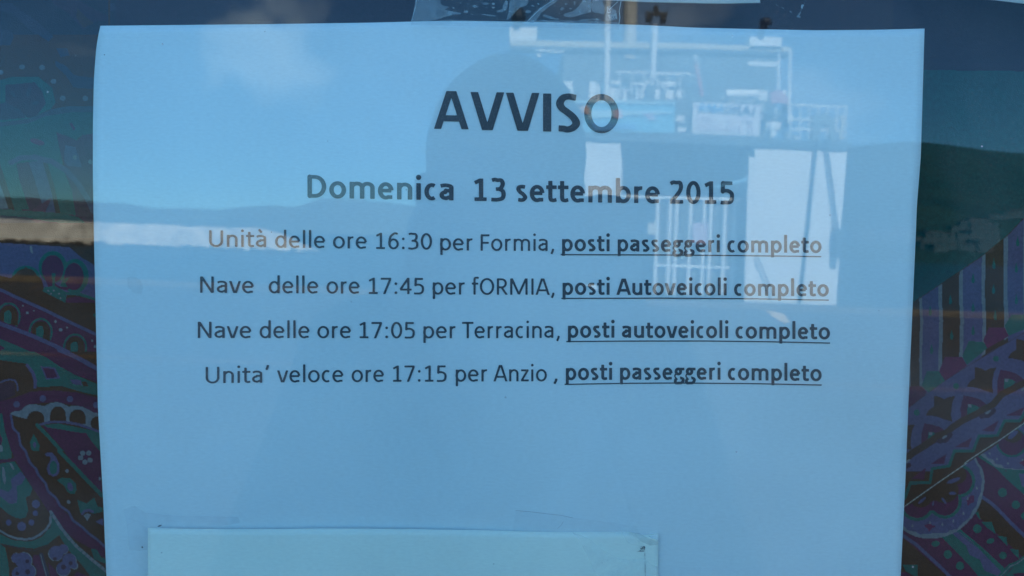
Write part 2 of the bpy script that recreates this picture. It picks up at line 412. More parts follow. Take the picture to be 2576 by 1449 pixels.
def sdf(ch, bold, step):
    S, D, A, w, clip = glyph(ch, bold)
    x0, x1, y0, y1 = -60, A + 60, -240, 760
    xs = np.arange(x0, x1 + step, step); ys = np.arange(y0, y1 + step, step)
    X, Y = np.meshgrid(xs, ys); F = np.full(X.shape, 1e3); rr = 10 if not bold else 14
    for pts, closed in S:
        P = [np.array(p, float) for p in pts]
        if closed: P.append(P[0])
        G = np.full(X.shape, 1e3)
        for a, b in zip(P[:-1], P[1:]):
            d = b - a; l = np.hypot(*d)
            if l < 1e-6: continue
            tx, ty = d / l
            hw = (w * .5) * (ty * ty + 0.84 * tx * tx)
            u = np.clip(((X - a[0]) * tx + (Y - a[1]) * ty) / l, 0, 1)
            G = np.minimum(G, np.hypot(X - a[0] - u * d[0], Y - a[1] - u * d[1]) - hw)
        if not closed:
            for e, q in ((P[0], P[1]), (P[-1], P[-2])):
                d = e - q; d = d / np.hypot(*d)
                hp = (X - e[0]) * d[0] + (Y - e[1]) * d[1]
                near = np.hypot(X - e[0], Y - e[1]) < w * 1.0
                G = np.where(near, np.maximum(G, hp), G)
        F = np.minimum(F, G)
    if clip: F = np.maximum(F, np.maximum(clip[0] - Y, Y - clip[1]))
    for cx, cy, r_ in D: F = np.minimum(F, np.hypot(X - cx, Y - cy) - r_)
    return xs, ys, F, A

_gc = {}
def glyph_mesh(ch, bold, step):
    k = (ch, bold, step)
    if k in _gc: return _gc[k]
    xs, ys, F, A = sdf(ch, bold, step)
    V = []; idx = {}; faces = []
    def vert(key, x, y):
        if key not in idx: idx[key] = len(V); V.append((x, y))
        return idx[key]
    ins = F < 0
    ny, nx = F.shape
    cells = ins[:-1, :-1] | ins[1:, :-1] | ins[:-1, 1:] | ins[1:, 1:]
    for j, i in zip(*np.nonzero(cells)):
        cs = [(j, i), (j, i + 1), (j + 1, i + 1), (j + 1, i)]
        poly = []
        for q in range(4):
            a = cs[q]; b = cs[(q + 1) % 4]; fa, fb = F[a], F[b]
            if fa < 0: poly.append(vert(('c',) + a, xs[a[1]], ys[a[0]]))
            if (fa < 0) != (fb < 0):
                t = fa / (fa - fb)
                poly.append(vert(('e',) + tuple(sorted((a, b))), xs[a[1]] + t * (xs[b[1]] - xs[a[1]]), ys[a[0]] + t * (ys[b[0]] - ys[a[0]])))
        if len(poly) >= 3: faces.append(poly)
    _gc[k] = (V, faces, A); return _gc[k]

def word_mesh(word, bold, step):
    V = []; Fc = []; x = 0
    for ch in word:
        if ch != ' ':
            v, f, A = glyph_mesh(ch, bold, step); k = len(V)
            V += [(p[0] + x, p[1]) for p in v]; Fc += [[i + k for i in q] for q in f]
        x += (ADV_B if bold else ADV_R).get(ch, 507)
    return V, Fc

def lay_words(name, words, em, step, depth_fn, m_, parent, lift):
    """words: (text, bold, x0, x1, base0, base1) in photograph pixels (3264 wide)"""
    V = []; Fc = []
    for text, bold, xa, xb, ya, yb in words:
        v, f = word_mesh(text, bold, step)
        lo = min(p[0] for p in v); hi = max(p[0] for p in v); k = len(V)
        for p in v:
            s = (p[0] - lo) / (hi - lo)
            px = xa + (xb - xa) * s; py = ya + (yb - ya) * s - p[1] / 1000 * em
            q = on_sheet(px, py, depth_fn); V.append((q.x, q.y - lift, q.z))
        Fc += [[i + k for i in q] for q in f]
    me = bpy.data.meshes.new(name); me.from_pydata(V, [], Fc)
    return link(name, me, m_, parent)

K = 2576 / 3264.0
def on_sheet(nx, ny, fn):
    """point of a nearly flat sheet y = fn(x, z) seen at a photograph pixel"""
    Y = 0.008
    for _ in range(3):
        p = plane(nx * K, ny * K, Y); Y = fn(p.x, p.z)
    return plane(nx * K, ny * K, Y)
# ------------------------------------------------------------------ papers behind the glass
def paper_mat(name, col):
    mt = mat(name, col, 0.75, 0.25)
    t = mt.node_tree; b = t.nodes['Principled BSDF']
    g = t.nodes.new('ShaderNodeNewGeometry')
    mp_ = t.nodes.new('ShaderNodeMapping'); mp_.inputs['Scale'].default_value = (300, 1, 900)
    n = t.nodes.new('ShaderNodeTexNoise'); n.inputs['Scale'].default_value = 1.6; n.inputs['Detail'].default_value = 3
    n2 = t.nodes.new('ShaderNodeTexNoise'); n2.inputs['Scale'].default_value = 14; n2.inputs['Detail'].default_value = 3
    ad = t.nodes.new('ShaderNodeMath'); ad.operation = 'ADD'
    r = t.nodes.new('ShaderNodeMapRange'); r.inputs['From Min'].default_value = 0.6; r.inputs['From Max'].default_value = 1.4
    r.inputs['To Min'].default_value = 0.915; r.inputs['To Max'].default_value = 1.05
    x = t.nodes.new('ShaderNodeMixRGB'); x.blend_type = 'MULTIPLY'; x.inputs['Fac'].default_value = 1; x.inputs['Color1'].default_value = (*col, 1)
    t.links.new(g.outputs['Position'], mp_.inputs['Vector']); t.links.new(mp_.outputs[0], n.inputs['Vector'])
    t.links.new(g.outputs['Position'], n2.inputs['Vector'])
    t.links.new(n.outputs['Fac'], ad.inputs[0]); t.links.new(n2.outputs['Fac'], ad.inputs[1]); t.links.new(ad.outputs[0], r.inputs['Value'])
    t.links.new(r.outputs['Result'], x.inputs['Color2']); t.links.new(x.outputs['Color'], b.inputs['Base Color'])
    return mt
M_PAPER = paper_mat('white_office_paper', (0.83, 0.83, 0.82))
M_CREAM = paper_mat('greenish_paper', (0.98, 0.94, 0.82))
def ink_mat():
    mt = mat('printer_toner', (0.030, 0.028, 0.030), 0.55, 0.4)
    t = mt.node_tree; b = t.nodes['Principled BSDF']
    g = t.nodes.new('ShaderNodeNewGeometry'); n = t.nodes.new('ShaderNodeTexNoise'); n.inputs['Scale'].default_value = 2600; n.inputs['Detail'].default_value = 2
    r = t.nodes.new('ShaderNodeValToRGB'); r.color_ramp.elements[0].position = .55; r.color_ramp.elements[0].color = (.075, .072, .082, 1)
    r.color_ramp.elements[1].position = .78; r.color_ramp.elements[1].color = (.21, .20, .21, 1)
    t.links.new(g.outputs['Position'], n.inputs['Vector']); t.links.new(n.outputs['Fac'], r.inputs['Fac']); t.links.new(r.outputs['Color'], b.inputs['Base Color'])
    return mt
M_INK = ink_mat()

def interp(P, t):
    P = np.array(P, float); return np.interp(t, P[:, 0], P[:, 1])

def notice_y(x, z):     # the sheet hangs nearly flat behind the glass, with soft waves and a lifted left edge
    zz = z - 1.52
    return (0.0085 + 0.0015 * math.sin(x * 17 + 1.2) * math.sin(zz * 14 + .5) + 0.0009 * math.sin(x * 37 + zz * 29)
            + 0.0012 * max(0, (-x - 0.10) / 0.05) ** 2 * (0.35 + 0.65 * math.exp(-((zz - .06) / .05) ** 2)) * 0.7)
def slip_y(x, z): return 0.0055 + 0.0003 * math.sin(x * 40)

LEFT = [(82,320),(110,314),(150,307),(200,303),(260,299),(400,296),(560,296),(780,300),(1000,305),(1300,312),(1600,329),(1836,339),(2010,346)]
RIGHT_E = [(91,2947),(300,2941),(500,2935),(650,2923),(800,2917),(1200,2899),(1551,2885),(1836,2871),(2010,2862)]
TOP = [(0,82),(.06,80.5),(.2,77),(.33,72),(.40,67),(.46,67),(.55,71),(.66,80),(.72,88),(.80,93),(.87,96.5),(.94,95),(1,91)]
def sheet(name, left, right, top, bottom, ybot, fn, m_, parent, nu=90, nv=70, thick=0.00012):
    V = []; F_ = []
    for j in range(nv + 1):
        v = j / nv
        for i in range(nu + 1):
            u = i / nu
            yt = interp(top, u); yb = interp(bottom, u)
            yl = left[0][0] + (left[-1][0] - left[0][0]) * v; yr = right[0][0] + (right[-1][0] - right[0][0]) * v
            y = yt + (yb - yt) * v
            x = interp(left, yl) * (1 - u) + interp(right, yr) * u
            q = on_sheet(x, y, fn); V.append(tuple(q))
    for j in range(nv):
        for i in range(nu):
            a = j * (nu + 1) + i; F_.append((a, a + nu + 1, a + nu + 2, a + 1))
    me = bpy.data.meshes.new(name); me.from_pydata(V, [], F_)
    o = link(name, me, m_, parent, smooth=True)
    s = o.modifiers.new('thickness', 'SOLIDIFY'); s.thickness = thick; s.offset = -1 if True else 1
    return o

notice = empty('paper_notice', on_sheet(1640, 900, notice_y), 'large white printed notice headed AVVISO about full sailings, taped behind the window glass', 'notice')
sheet('sheet', LEFT, RIGHT_E, TOP, [(0, 2010), (1, 2010)], 2010, notice_y, M_PAPER, notice)
UPL = 0.00022
lay_words('heading', [('A', 1, 1383.8, 1493.5, 410.6, 412.5), ('V', 1, 1500, 1607, 414.5, 415.5), ('V', 1, 1613, 1719, 416.5, 417.5),
    ('I', 1, 1731, 1757, 419, 419.6), ('S', 1, 1772.5, 1849, 420, 421.5), ('O', 1, 1862, 1972, 422, 423.5)], 189, 9, notice_y, M_INK, notice, UPL)
lay_words('date_line', [('Domenica', 1, 980.5, 1445.9, 629.8, 639), ('13', 1, 1511, 1612, 640.5, 641.5), ('settembre', 1, 1645.7, 2103, 642.5, 648), ('2015', 1, 2134.7, 2339.5, 649, 650)], 113, 14, notice_y, M_INK, notice, UPL)
lines = [
 [('Unità',0,667.2,848.7,786,787.8),('delle',0,877.6,1036.7,789,790.6),('ore',0,1061.7,1169.4,791.4,792.6),('16:30',0,1199,1377,793.4,795.4),('per',0,1402.7,1506.3,797.5,798.6),('Formia,',0,1532,1766,799,800),('posti',1,1791.2,1943.8,800.3,801),('passeggeri',1,1968.6,2294.7,801.2,804),('completo',1,2318,2618,804.4,806)],
 [('Nave',0,638.3,809.4,933,934),('delle',0,857,1014.8,934.3,935),('ore',0,1041,1146.7,935.2,936),('17:45',0,1176,1351.8,936.6,937.6),('per',0,1378.7,1481.4,938.2,938.8),('fORMIA,',0,1503.8,1767.3,939,939.8),('posti',1,1793,1943.8,939.5,939.5),('Autoveicoli',1,1965,2316.5,939.8,941.4),('completo',1,2339.4,2641,942.4,944.6)],
 [('Nave',0,631,801.6,1077.4,1077.4),('delle',0,828,987,1077.4,1077.5),('ore',0,1012,1119,1077.5,1077.6),('17:05',0,1146.5,1322.4,1077.8,1078),('per',0,1349,1452,1078,1078),('Terracina,',0,1472.7,1784,1078,1077),('posti',1,1810,1959,1076.2,1076.2),('autoveicoli',1,1982,2321.5,1076.4,1077.6),('completo',1,2343.8,2645,1078.4,1081.5)],
 [("Unita'",0,656,858,1221.4,1219.4),('veloce',0,884,1094.7,1218.6,1217.6),('ore',0,1121,1224,1217.4,1217),('17:15',0,1252.8,1423.6,1216.6,1216.2),('per',0,1452,1552.8,1216,1215.6),('Anzio',0,1573.4,1743,1215.4,1215),(',',0,1764,1777,1213.6,1213.4),('posti',1,1803.4,1951.7,1211.2,1210.4),('passeggeri',1,1976,2297,1210,1210),('completo',1,2319.6,2618.5,1211,1214.6)]]
under = [[(1787,811.4),(2100,812.6),(2400,815),(2617,818)],[(1789,951),(2100,950.2),(2400,952),(2641,956.6)],[(1805,1088.5),(2000,1087),(2240,1086.6),(2450,1089),(2645,1093.3)],[(1799.6,1224.9),(2000,1221.5),(2150,1220.4),(2400,1222.5),(2618.5,1227)]]
for ln, un in zip(lines, under):
    o = lay_words('text_line', ln, 81.5, 22, notice_y, M_INK, notice, UPL)
    V = []; F_ = []
    n = 40
    for i in range(n + 1):
        x = un[0][0] + (un[-1][0] - un[0][0]) * i / n; y = interp(un, x)
        for dy in (-1.9, 1.9):
            q = on_sheet(x, y + dy, notice_y); V.append((q.x, q.y - UPL * 1.15, q.z))
    for i in range(n): F_.append((2 * i, 2 * i + 1, 2 * i + 3, 2 * i + 2))
    me = bpy.data.meshes.new('underline'); me.from_pydata(V, [], F_); link('underline', me, M_INK, notice)

# the smaller greenish slip stuck over the foot of the notice
slip = empty('paper_slip', on_sheet(1290, 1800, slip_y), 'pale greenish paper slip overlapping the foot of the large notice', 'paper')
sheet('sheet', [(1683,471.6),(1836,471.6),(2150,472)], [(1699.5,2097.7),(1836,2098),(2150,2096)],
      [(0,1682.5),(.06,1685),(.16,1687),(.27,1686.6),(.34,1684.5),(.5,1686.6),(.6,1689),(.7,1692),(.8,1696.5),(.92,1695.5),(.94,1694.5),(.955,1700),(.972,1706),(.985,1703),(1,1699.5)], [(0,2150),(1,2150)], 2150, slip_y, M_CREAM, slip, 120, 20)
zb = lambda p: (1300 + p[0] / 2.576, 1550 + p[1] / 2.576)
def poly_on(name, pts, fn, lift, m_, parent, mb=None):
    V = []
    for (x, y) in pts:
        q = on_sheet(x, y, fn); V.append((q.x, q.y - lift, q.z))
    if mb is not None: mb.add(V, [tuple(range(len(V)))]); return
    me = bpy.data.meshes.new(name); me.from_pydata(V, [], [tuple(range(len(V)))])
    return link(name, me, m_, parent)
marks = MB()
for i in range(70):      # broken printed frame line
    y = 1759 + i * 1.4 + random.random()
    if random.random() < (0.35 if i < 25 else 0.75):
        x = 1300 + (1945 + i * .08) / 2.576 + random.uniform(-.6, .6); s = random.uniform(.5, 1.3)
        poly_on('', [(x - s, y - .9), (x + s, y - .7), (x + s * .8, y + .9), (x - s, y + .8)], slip_y, .0002, None, None, marks)
for i in range(60):
    a, b = random.uniform(1905, 1945), random.uniform(490, 532); x, y = zb((a, b)); s = random.uniform(.5, 1.5)
    if a < 1925 and b < 505 and random.random() < .6: continue
    poly_on('', [(x - s, y - s * .6), (x + s, y - s * .7), (x + s, y + s * .6), (x - s, y + s)], slip_y, .0002, None, None, marks)
x, y = zb((1915, 532)); poly_on('', [(x - 14, y + 1), (x - 5, y - 1), (x + 9, y - 1), (x + 9, y + .6)], slip_y, .0002, None, None, marks)
for cx, cy, s in ((1573.7, 1797, 1.4), (1919, 1793, 1.2), (516, 1761, 1.4), (1937, 1785, .8)):
    poly_on('', [(cx - s, cy - s), (cx + s, cy - s * .7), (cx + s * .8, cy + s), (cx - s * .7, cy + s * .8)], slip_y, .0002, None, None, marks)
tag(marks.build('print_mark', M_INK, slip), kind='stuff')
spk = MB()
poly_on('', [(503,1677),(508,1673.5),(516,1672),(517,1674),(510,1677.5),(504,1679)], slip_y, .0002, None, None, spk)
for cx, cy, s in ((454.6, 1743.5, 2.6), (334, 175, 1.6), (845, 101, 1.1), (866,740,1.5), (1045,450,1.)):
    poly_on('', [(cx - s, cy - s * .8), (cx + s * .8, cy - s), (cx + s, cy + s * .8), (cx - s * .8, cy + s)], slip_y if cy > 1700 else notice_y, .0003, None, None, spk)
tag(spk.build('ink_speck', M_INK, notice), kind='stuff')

# papers above, only their lower edges in the picture
def up_y(x, z): return 0.006
n2 = empty('paper_notice', on_sheet(2160, -200, up_y), 'white sheet just above the AVVISO notice, only its lower edge showing beside the tape', 'notice')
sheet('sheet', [(-1200,1560),(-2,1560)], [(-1200,2440),(9.1,2423)], [(0,-1200),(1,-1200)], [(0,-12),(.4,-1),(.58,6.5),(.8,10.5),(.86,11.2),(1,9.1)], 0, up_y, M_PAPER, n2, 40, 20)
n3 = empty('paper_notice', on_sheet(3500, -200, up_y), 'white sheet cut off by the top right corner of the view', 'notice')
sheet('sheet', [(-1200,3000),(-8,3000)], [(-1200,4000),(60,4000)], [(0,-1200),(1,-1200)], [(0,-9),(.16,-1),(.264,11.6),(1,60)], 0, up_y, M_PAPER, n3, 40, 20)

# ---- clear tapes
M_FILM = film_mat('tape_film', (0.55, 0.6, 0.62), 0.06)
M_GLUE = film_mat('tape_glue', (0.75, 0.80, 0.85), 0.25)
M_EDGE = film_mat('tape_edge', (0.9, 0.92, 0.95), 0.40)
M_CLEAR = film_mat('tape_clear_patch', (0.90, 0.95, 0.95), 0.16)
M_GREY = film_mat('tape_grey_patch', (0.35, 0.35, 0.33), 0.16)
def tape_y(x, z): return 0.0048
TS = 3.3026
tz = lambda P: [(1280 + x / TS, y / TS) for x, y in P]
tape = empty('adhesive_tape', on_sheet(1640, 0, tape_y), 'wide wrinkled clear tape holding the top edge of the AVVISO notice', 'tape')
poly_on('film', tz([(165,-190),(157,0),(130,100),(98,262),(700,275),(1400,290),(2292,312),(2296,180),(2305,80),(2312,0),(2320,-190)]), tape_y, 0, M_FILM, tape)
P_ = [
 [(150,-40),(410,-40),(410,40),(445,62),(500,72),(470,90),(450,100),(520,118),(625,135),(620,150),(540,152),(450,180),(380,205),(240,222),(108,222)],
 [(1145,-40),(1335,-40),(1332,30),(1310,58),(1240,82),(1185,140),(1150,180),(1112,212),(1106,200),(1125,130)],
 [(1670,-30),(1620,30),(1560,65),(1475,130),(1440,180),(1410,225),(1372,240),(1312,240),(1345,195),(1400,130),(1460,80),(1545,25),(1590,-30)],
 [(2010,-40),(1990,40),(1992,128),(1940,140),(1870,162),(1790,182),(1735,178),(1702,160),(1720,140),(1800,120),(1850,80),(1890,30),(1925,-40)],
 [(2040,-40),(2110,-40),(2120,40),(2150,90),(2130,150),(2090,140),(2030,135),(2000,110),(1998,50)],
 [(2160,70),(2200,60),(2230,100),(2260,110),(2270,200),(2180,225),(2140,220),(2150,150)],
 [(380,222),(1000,236),(2000,250),(2290,258),(2290,235),(1800,215),(1500,215),(900,225),(500,205)],
]
for q in P_: poly_on('glue_patch', tz(q), tape_y, -.00005, M_GLUE, tape)
gl = MB()
for cx, cy, rx, ry, a in [(885,38,32,14,0),(965,40,18,12,0),(775,66,32,13,5),(545,82,12,8,0),(675,122,24,12,0),(895,80,10,7,0),(965,78,16,8,0),(1040,115,50,14,-8),(920,160,80,8,8),(1332,122,28,17,0),(1560,180,90,14,18),(1690,90,20,14,0),(1640,200,18,8,0),(1005,198,8,7,0),(815,97,7,7,0),(1090,60,24,60,15),(1610,60,8,6,0),(1930,210,60,10,-3),(2050,205,50,10,3),(620,30,10,6,0),(700,40,7,5,0),(850,20,9,5,0),(740,150,14,4,20),(1440,40,12,6,30),(1380,60,20,8,20),(1500,215,60,8,8),(1660,140,8,6,0),(1730,40,14,8,0),(1780,90,16,8,0),(1820,30,10,20,0)]:
    c, s = math.cos(R(a)), math.sin(R(a)); n = 12
    poly_on('', tz([(cx + rx * math.cos(k * 2 * math.pi / n) * c * random.uniform(.8,1.2) - ry * math.sin(k * 2 * math.pi / n) * s, cy + rx * math.cos(k * 2 * math.pi / n) * s + ry * math.sin(k * 2 * math.pi / n) * c) for k in range(n)]), tape_y, -.0001, None, None, gl)
tag(gl.build('glue_spot', M_GLUE, tape), kind='stuff')
def ribbon(mb, pts, wpx, fn, lift):
    pts = [np.array(p, float) for p in pts]
    for a, b in zip(pts[:-1], pts[1:]):
        d = (b - a) / max(1e-6, np.hypot(*(b - a))); nrm = np.array([-d[1], d[0]]) * wpx / 2
        V = []
        for c_ in (a - nrm, b - nrm, b + nrm, a + nrm):
            q = on_sheet(c_[0], c_[1], fn); V.append((q.x, q.y - lift, q.z))
        mb.add(V, [(0, 1, 2, 3)])
ed = MB()
ribbon(ed, tz([(157,-20),(150,60),(125,150),(104,222)]), 1.6, tape_y, .0001)
ribbon(ed, tz([(2312,-10),(2306,40),(2290,120),(2298,180),(2288,258)]), 2.2, tape_y, .0001)
ribbon(ed, tz([(2275,20),(2230,60),(2190,100),(2180,90),(2200,130),(2170,135),(2165,70)]), 1.4, tape_y, .0001)
ribbon(ed, tz([(1310,240),(1420,130),(1500,65),(1620,-10)]), 1.2, tape_y, .0001)
ribbon(ed, tz([(1990,128),(1985,60),(2010,10),(2080,0)]), 1.0, tape_y, .0001)
tag(ed.build('wrinkle', M_EDGE, tape), kind='stuff')

t2 = empty('adhesive_tape', on_sheet(2000, 1780, tape_y), 'clear tape with curved creases over the right corner of the greenish slip', 'tape')
for q, mm in (([(1350,380),(1420,400),(1490,430),(1600,520),(1720,590),(1800,603),(1940,598),(2000,640),(2050,660),(2050,760),(1600,760),(1530,700),(1480,580),(1420,470)], M_CLEAR),
              ([(1755,378),(1800,372),(1850,400),(1900,450),(1880,480),(1840,484),(1800,455),(1780,420)], M_CLEAR),
              ([(1800,372),(1900,385),(1975,425),(2056,452),(2054,480),(1990,486),(1920,455),(1860,410)], M_GREY),
              ([(1975,412),(2050,386),(2057,447),(2010,430)], M_EDGE)):
    poly_on('film', [zb(p) for p in q], tape_y, 0, mm, t2)
t3 = empty('adhesive_tape', on_sheet(1750, 1660, tape_y), 'faint clear tape strip on the white notice just above the greenish slip', 'tape')
poly_on('film', [zb(p) for p in [(885,198),(1080,215),(1350,256),(1700,300),(1880,330),(1900,400),(1500,372),(860,372)]], tape_y, 0, film_mat('tape_faint', (0.4, 0.45, 0.6), 0.035), t3)
e3 = MB(); ribbon(e3, [zb(p) for p in [(885,198),(1000,208),(1150,226),(1260,238),(1350,258)]], 1.2, tape_y, .0001); ribbon(e3, [zb(p) for p in [(1275,290),(1260,320),(1230,345)]], .9, tape_y, .0001)
e3.build('crease', film_mat('tape_crease', (0.12, 0.16, 0.3), 0.4), t3)
t4 = empty('adhesive_tape', on_sheet(430, 1700, tape_y), 'smudged clear tape on the white notice at the left corner of the greenish slip', 'tape')
za = lambda p: (300 + p[0] / 2.576, 1550 + p[1] / 2.576)
poly_on('film', [za(p) for p in [(240,190),(330,160),(420,215),(640,240),(1180,250),(1200,300),(900,352),(442,342),(440,520),(380,530),(290,525),(265,300)]], tape_y, 0, film_mat('tape_smudge', (0.30, 0.36, 0.50), 0.07), t4)
poly_on('smudge', [(405,885),(425,880),(450,893),(458,915),(452,938),(430,935),(410,915)], notice_y, .0004, film_mat('paper_smudge', (0.10, 0.12, 0.16), 0.045), notice)
t5 = empty('tape_residue', on_sheet(2560, 25, tape_y), 'small dotted trace of old tape glue on the glass at upper right', 'tape residue')
rs = MB()
zt = lambda p: (2200 + p[0] / 2.4155, p[1] / 2.4155)
for k in range(26):
    a = random.random(); p = (600 + 235 * a, 5 + 115 * a) if k % 2 else (835 + 58 * a, 120 - 125 * a)
    x, y = zt(p); s = random.uniform(.7, 2.2)
    poly_on('', [(x - s, y - s), (x + s, y - s * .4), (x + s * .7, y + s), (x - s * .5, y + s * 1.3)], tape_y, 0, None, None, rs)
for dx, dy in ((0, 0), (3, 4), (-4, 3), (2, -5)):
    x, y = zt((835, 122)); poly_on('', [(x + dx - 3, y + dy - 3), (x + dx + 3, y + dy - 2), (x + dx + 2, y + dy + 3), (x + dx - 2, y + dy + 2)], tape_y, 0, None, None, rs)
x, y = zt((862, 50)); poly_on('', [(x - 3, y - 5), (x + 4, y - 7), (x + 1, y + 8), (x - 4, y + 5)], tape_y, 0, None, None, rs)
tag(rs.build('glue_dot', M_GLUE, t5), kind='stuff')
# ------------------------------------------------------------------ the printed cloth hanging behind the papers
def cloth_y(x, z):
    zz = z - 1.52
    return (0.030 + 0.004 * math.sin(x * 9 + 0.6) + 0.002 * math.sin(zz * 16 + x * 12) + 0.010 * max(0.0, -x - 0.05) + 0.05 * max(0.0, zz - 0.02) * max(0.0, -x))

C_K = (0.062, 0.018, 0.006); C_P = (0.085, 0.009, 0.036); C_M = (0.13, 0.013, 0.048); C_T = (0.006, 0.088, 0.064)
C_L = (0.088, 0.062, 0.118); C_C = (0.17, 0.155, 0.155); C_B = (0.030, 0.016, 0.024); C_U = (0.048, 0.013, 0.026)
C_V = (0.040, 0.026, 0.044)
OPS = []
def P(z, pts, c): OPS.append(('p', [z(p) for p in pts], c))
def E(z, x, y, rx, ry, c, a=0):
    OPS.append(('p', [z((x + rx * math.cos(t) * math.cos(R(a)) - ry * math.sin(t) * math.sin(R(a)), y + rx * math.cos(t) * math.sin(R(a)) + ry * math.sin(t) * math.cos(R(a)))) for t in np.linspace(0, 2 * math.pi, 20, endpoint=False)], c))
def Ln(z, pts, wd, c):
    q = [np.array(z(p)) for p in pts]; s = np.hypot(*(np.array(z((100, 0))) - np.array(z((0, 0))))) / 100
    OPS.append(('l', q, wd * s / 2, c))
def zoomf(ox, oy, s): return lambda p: (ox + p[0] / s, oy + p[1] / s)
a1 = zoomf(0, 0, 3.624); a2 = zoomf(0, 380, 3.624); a3 = zoomf(0, 760, 3.624); a4 = zoomf(0, 1120, 4.026); a5 = zoomf(0, 1440, 3.66)
b3 = zoomf(2780, 650, 2.415); b6 = zoomf(2860, 1140, 4.025); b7 = zoomf(2860, 1476, 4.025)
# -- left strip, top
P(a1, [(0,-200),(1250,-200),(1250,400),(0,400)], C_B)
P(a1, [(0,40),(120,30),(420,240),(620,420),(560,480),(330,330),(150,160),(0,120)], C_V)
P(a1, [(500,-100),(760,-100),(1000,60),(1240,180),(1240,240),(1090,250),(960,340),(870,240),(760,130),(640,60)], C_U)
P(a1, [(890,90),(1000,200),(1090,270),(960,320),(880,200)], C_K)
P(a1, [(0,330),(130,360),(160,430),(120,520),(0,520)], C_V)
P(a1, [(640,700),(760,760),(860,870),(1080,900),(1085,1030),(850,1010),(760,870),(640,760)], C_V)
P(a1, [(650,560),(780,560),(800,640),(700,660)], C_V)
P(a1, [(-20,930),(130,890),(450,890),(600,1010),(640,1180),(590,1260),(330,1370),(0,1449),(0,1000)], C_T)
P(a1, [(60,980),(400,950),(490,1060),(530,1200),(440,1320),(330,1370),(220,1270),(60,1180)], C_U)
P(a1, [(60,1180),(220,1260),(300,1350),(200,1449),(0,1449),(0,1200)], C_V)
E(a1, 330,1060,25,60,C_V,20); E(a1, 410,1190,45,20,C_V,-15); E(a1,150,1090,20,40,C_V,-30)
for x, y in ((253,773),(487,780),(618,940),(725,1133),(987,1137),(5,835)): E(a1, x, y, 33, 30, C_C)
P(a1, [(0,1430),(330,1400),(600,1260),(800,1222),(1085,1225),(1085,1449),(0,1449)], (0.040,0.055,0.070))
# -- left strip, upper middle
P(a2, [(0,10),(560,-40),(820,-80),(1085,-80),(1070,170),(950,180),(880,240),(650,150),(700,400),(740,600),(0,540)], C_T)
Ln(a2, [(0,60),(330,20),(600,-90),(800,-130),(1090,-130)], 50, (0.040,0.055,0.070))
P(a2, [(1075,165),(960,180),(890,250),(790,200),(655,155),(665,240),(700,400),(760,560),(900,720),(1075,1100)], C_P)
P(a2, [(800,50),(830,40),(870,110),(850,130)], C_P)
E(a2, 430,262,85,32,C_M,16)
P(a2, [(750,300),(870,320),(960,600),(980,700),(860,640),(740,480)], C_L)
E(a2,865,440,26,26,C_C); E(a2,1045,495,24,26,C_C)
P(a2, [(0,500),(1075,560),(1075,1220),(0,1220)], C_P)
P(a2, [(-5,740),(100,1030),(0,1040)], C_C); P(a2, [(0,540),(30,600),(170,1040),(100,1040),(0,740)], C_K)
P(a2, [(0,380),(200,420),(190,520),(220,700),(340,1040),(170,1050),(30,600),(0,520)], C_T)
P(a2, [(200,510),(330,490),(400,700),(470,960),(340,1050),(220,700)], C_P)
P(a2, [(330,490),(490,480),(600,870),(640,1080),(520,1080),(460,900),(400,700)], C_L)
P(a2, [(490,480),(545,480),(620,740),(705,1080),(650,1110),(600,870)], C_K)
P(a2, [(540,480),(720,540),(820,800),(880,1110),(700,1090),(620,740)], C_T)
P(a2, [(370,1050),(490,970),(600,900),(520,1080)], C_M)
Ln(a2, [(130,500),(230,450),(400,440),(600,490),(760,590),(900,740),(1020,930),(1075,1060)], 62, C_L)
P(a2, [(840,900),(960,920),(1050,1200),(890,1180)], C_P)
P(a2, [(0,1035),(340,1060),(700,1085),(900,1130),(1000,1210),(600,1190),(300,1135),(0,1115)], C_T)
P(a2, [(0,1110),(300,1130),(420,1200),(0,1220)], C_V); P(a2, [(0,1200),(1080,1200),(1080,1449),(0,1449)], C_K)
for k_ in range(len(OPS)):       # upper print muted: weaker light on the deeper cloth, put into its colours
    o_ = list(OPS[k_]); c0_ = np.array(o_[-1]); o_[-1] = tuple(0.60 * c0_ + 0.40 * np.array((0.022, 0.024, 0.026))); OPS[k_] = tuple(o_)
# -- left strip, middle
P(a3, [(0,-10),(1090,-10),(1110,1449),(0,1449)], C_K)
P(a3, [(0,50),(800,100),(940,220),(1095,310),(1095,700),(780,640),(740,740),(500,610),(130,460),(0,430)], C_L)
E(a3, 610,330,165,185,C_T); E(a3, 865,435,160,200,C_T); E(a3, 300,450,165,135,C_T)
P(a3, [(120,460),(300,330),(480,470),(520,620),(300,640)], C_K)
E(a3, 300,440,125,95,C_K); E(a3, 608,350,128,158,C_P); E(a3, 855,440,112,158,C_P)
P(a3, [(500,420),(560,560),(780,600),(820,560),(700,560),(560,470)], C_P)
P(a3, [(600,400),(640,400),(632,560),(604,560)], C_T); P(a3, [(800,450),(730,560),(690,550),(720,490),(770,455)], C_T)
P(a3, [(340,90),(370,95),(385,190),(350,150)], C_C)
P(a3, [(485,615),(520,560),(640,550),(765,620),(760,745),(620,700)], C_T)
for x, y in ((555,605),(620,600),(682,640),(590,640),(700,690)): E(a3, x, y, 11, 9, C_C)
P(a3, [(760,620),(900,615),(1095,690),(1095,715),(900,660),(770,655)], C_T)
P(a3, [(770,690),(900,670),(1095,720),(1095,760),(900,740),(760,745)], C_P)
P(a3, [(0,430),(130,460),(500,615),(760,745),(1100,740),(1110,1090),(0,580)], C_K)
P(a3, [(1070,880),(1105,860),(1105,920)], C_T)
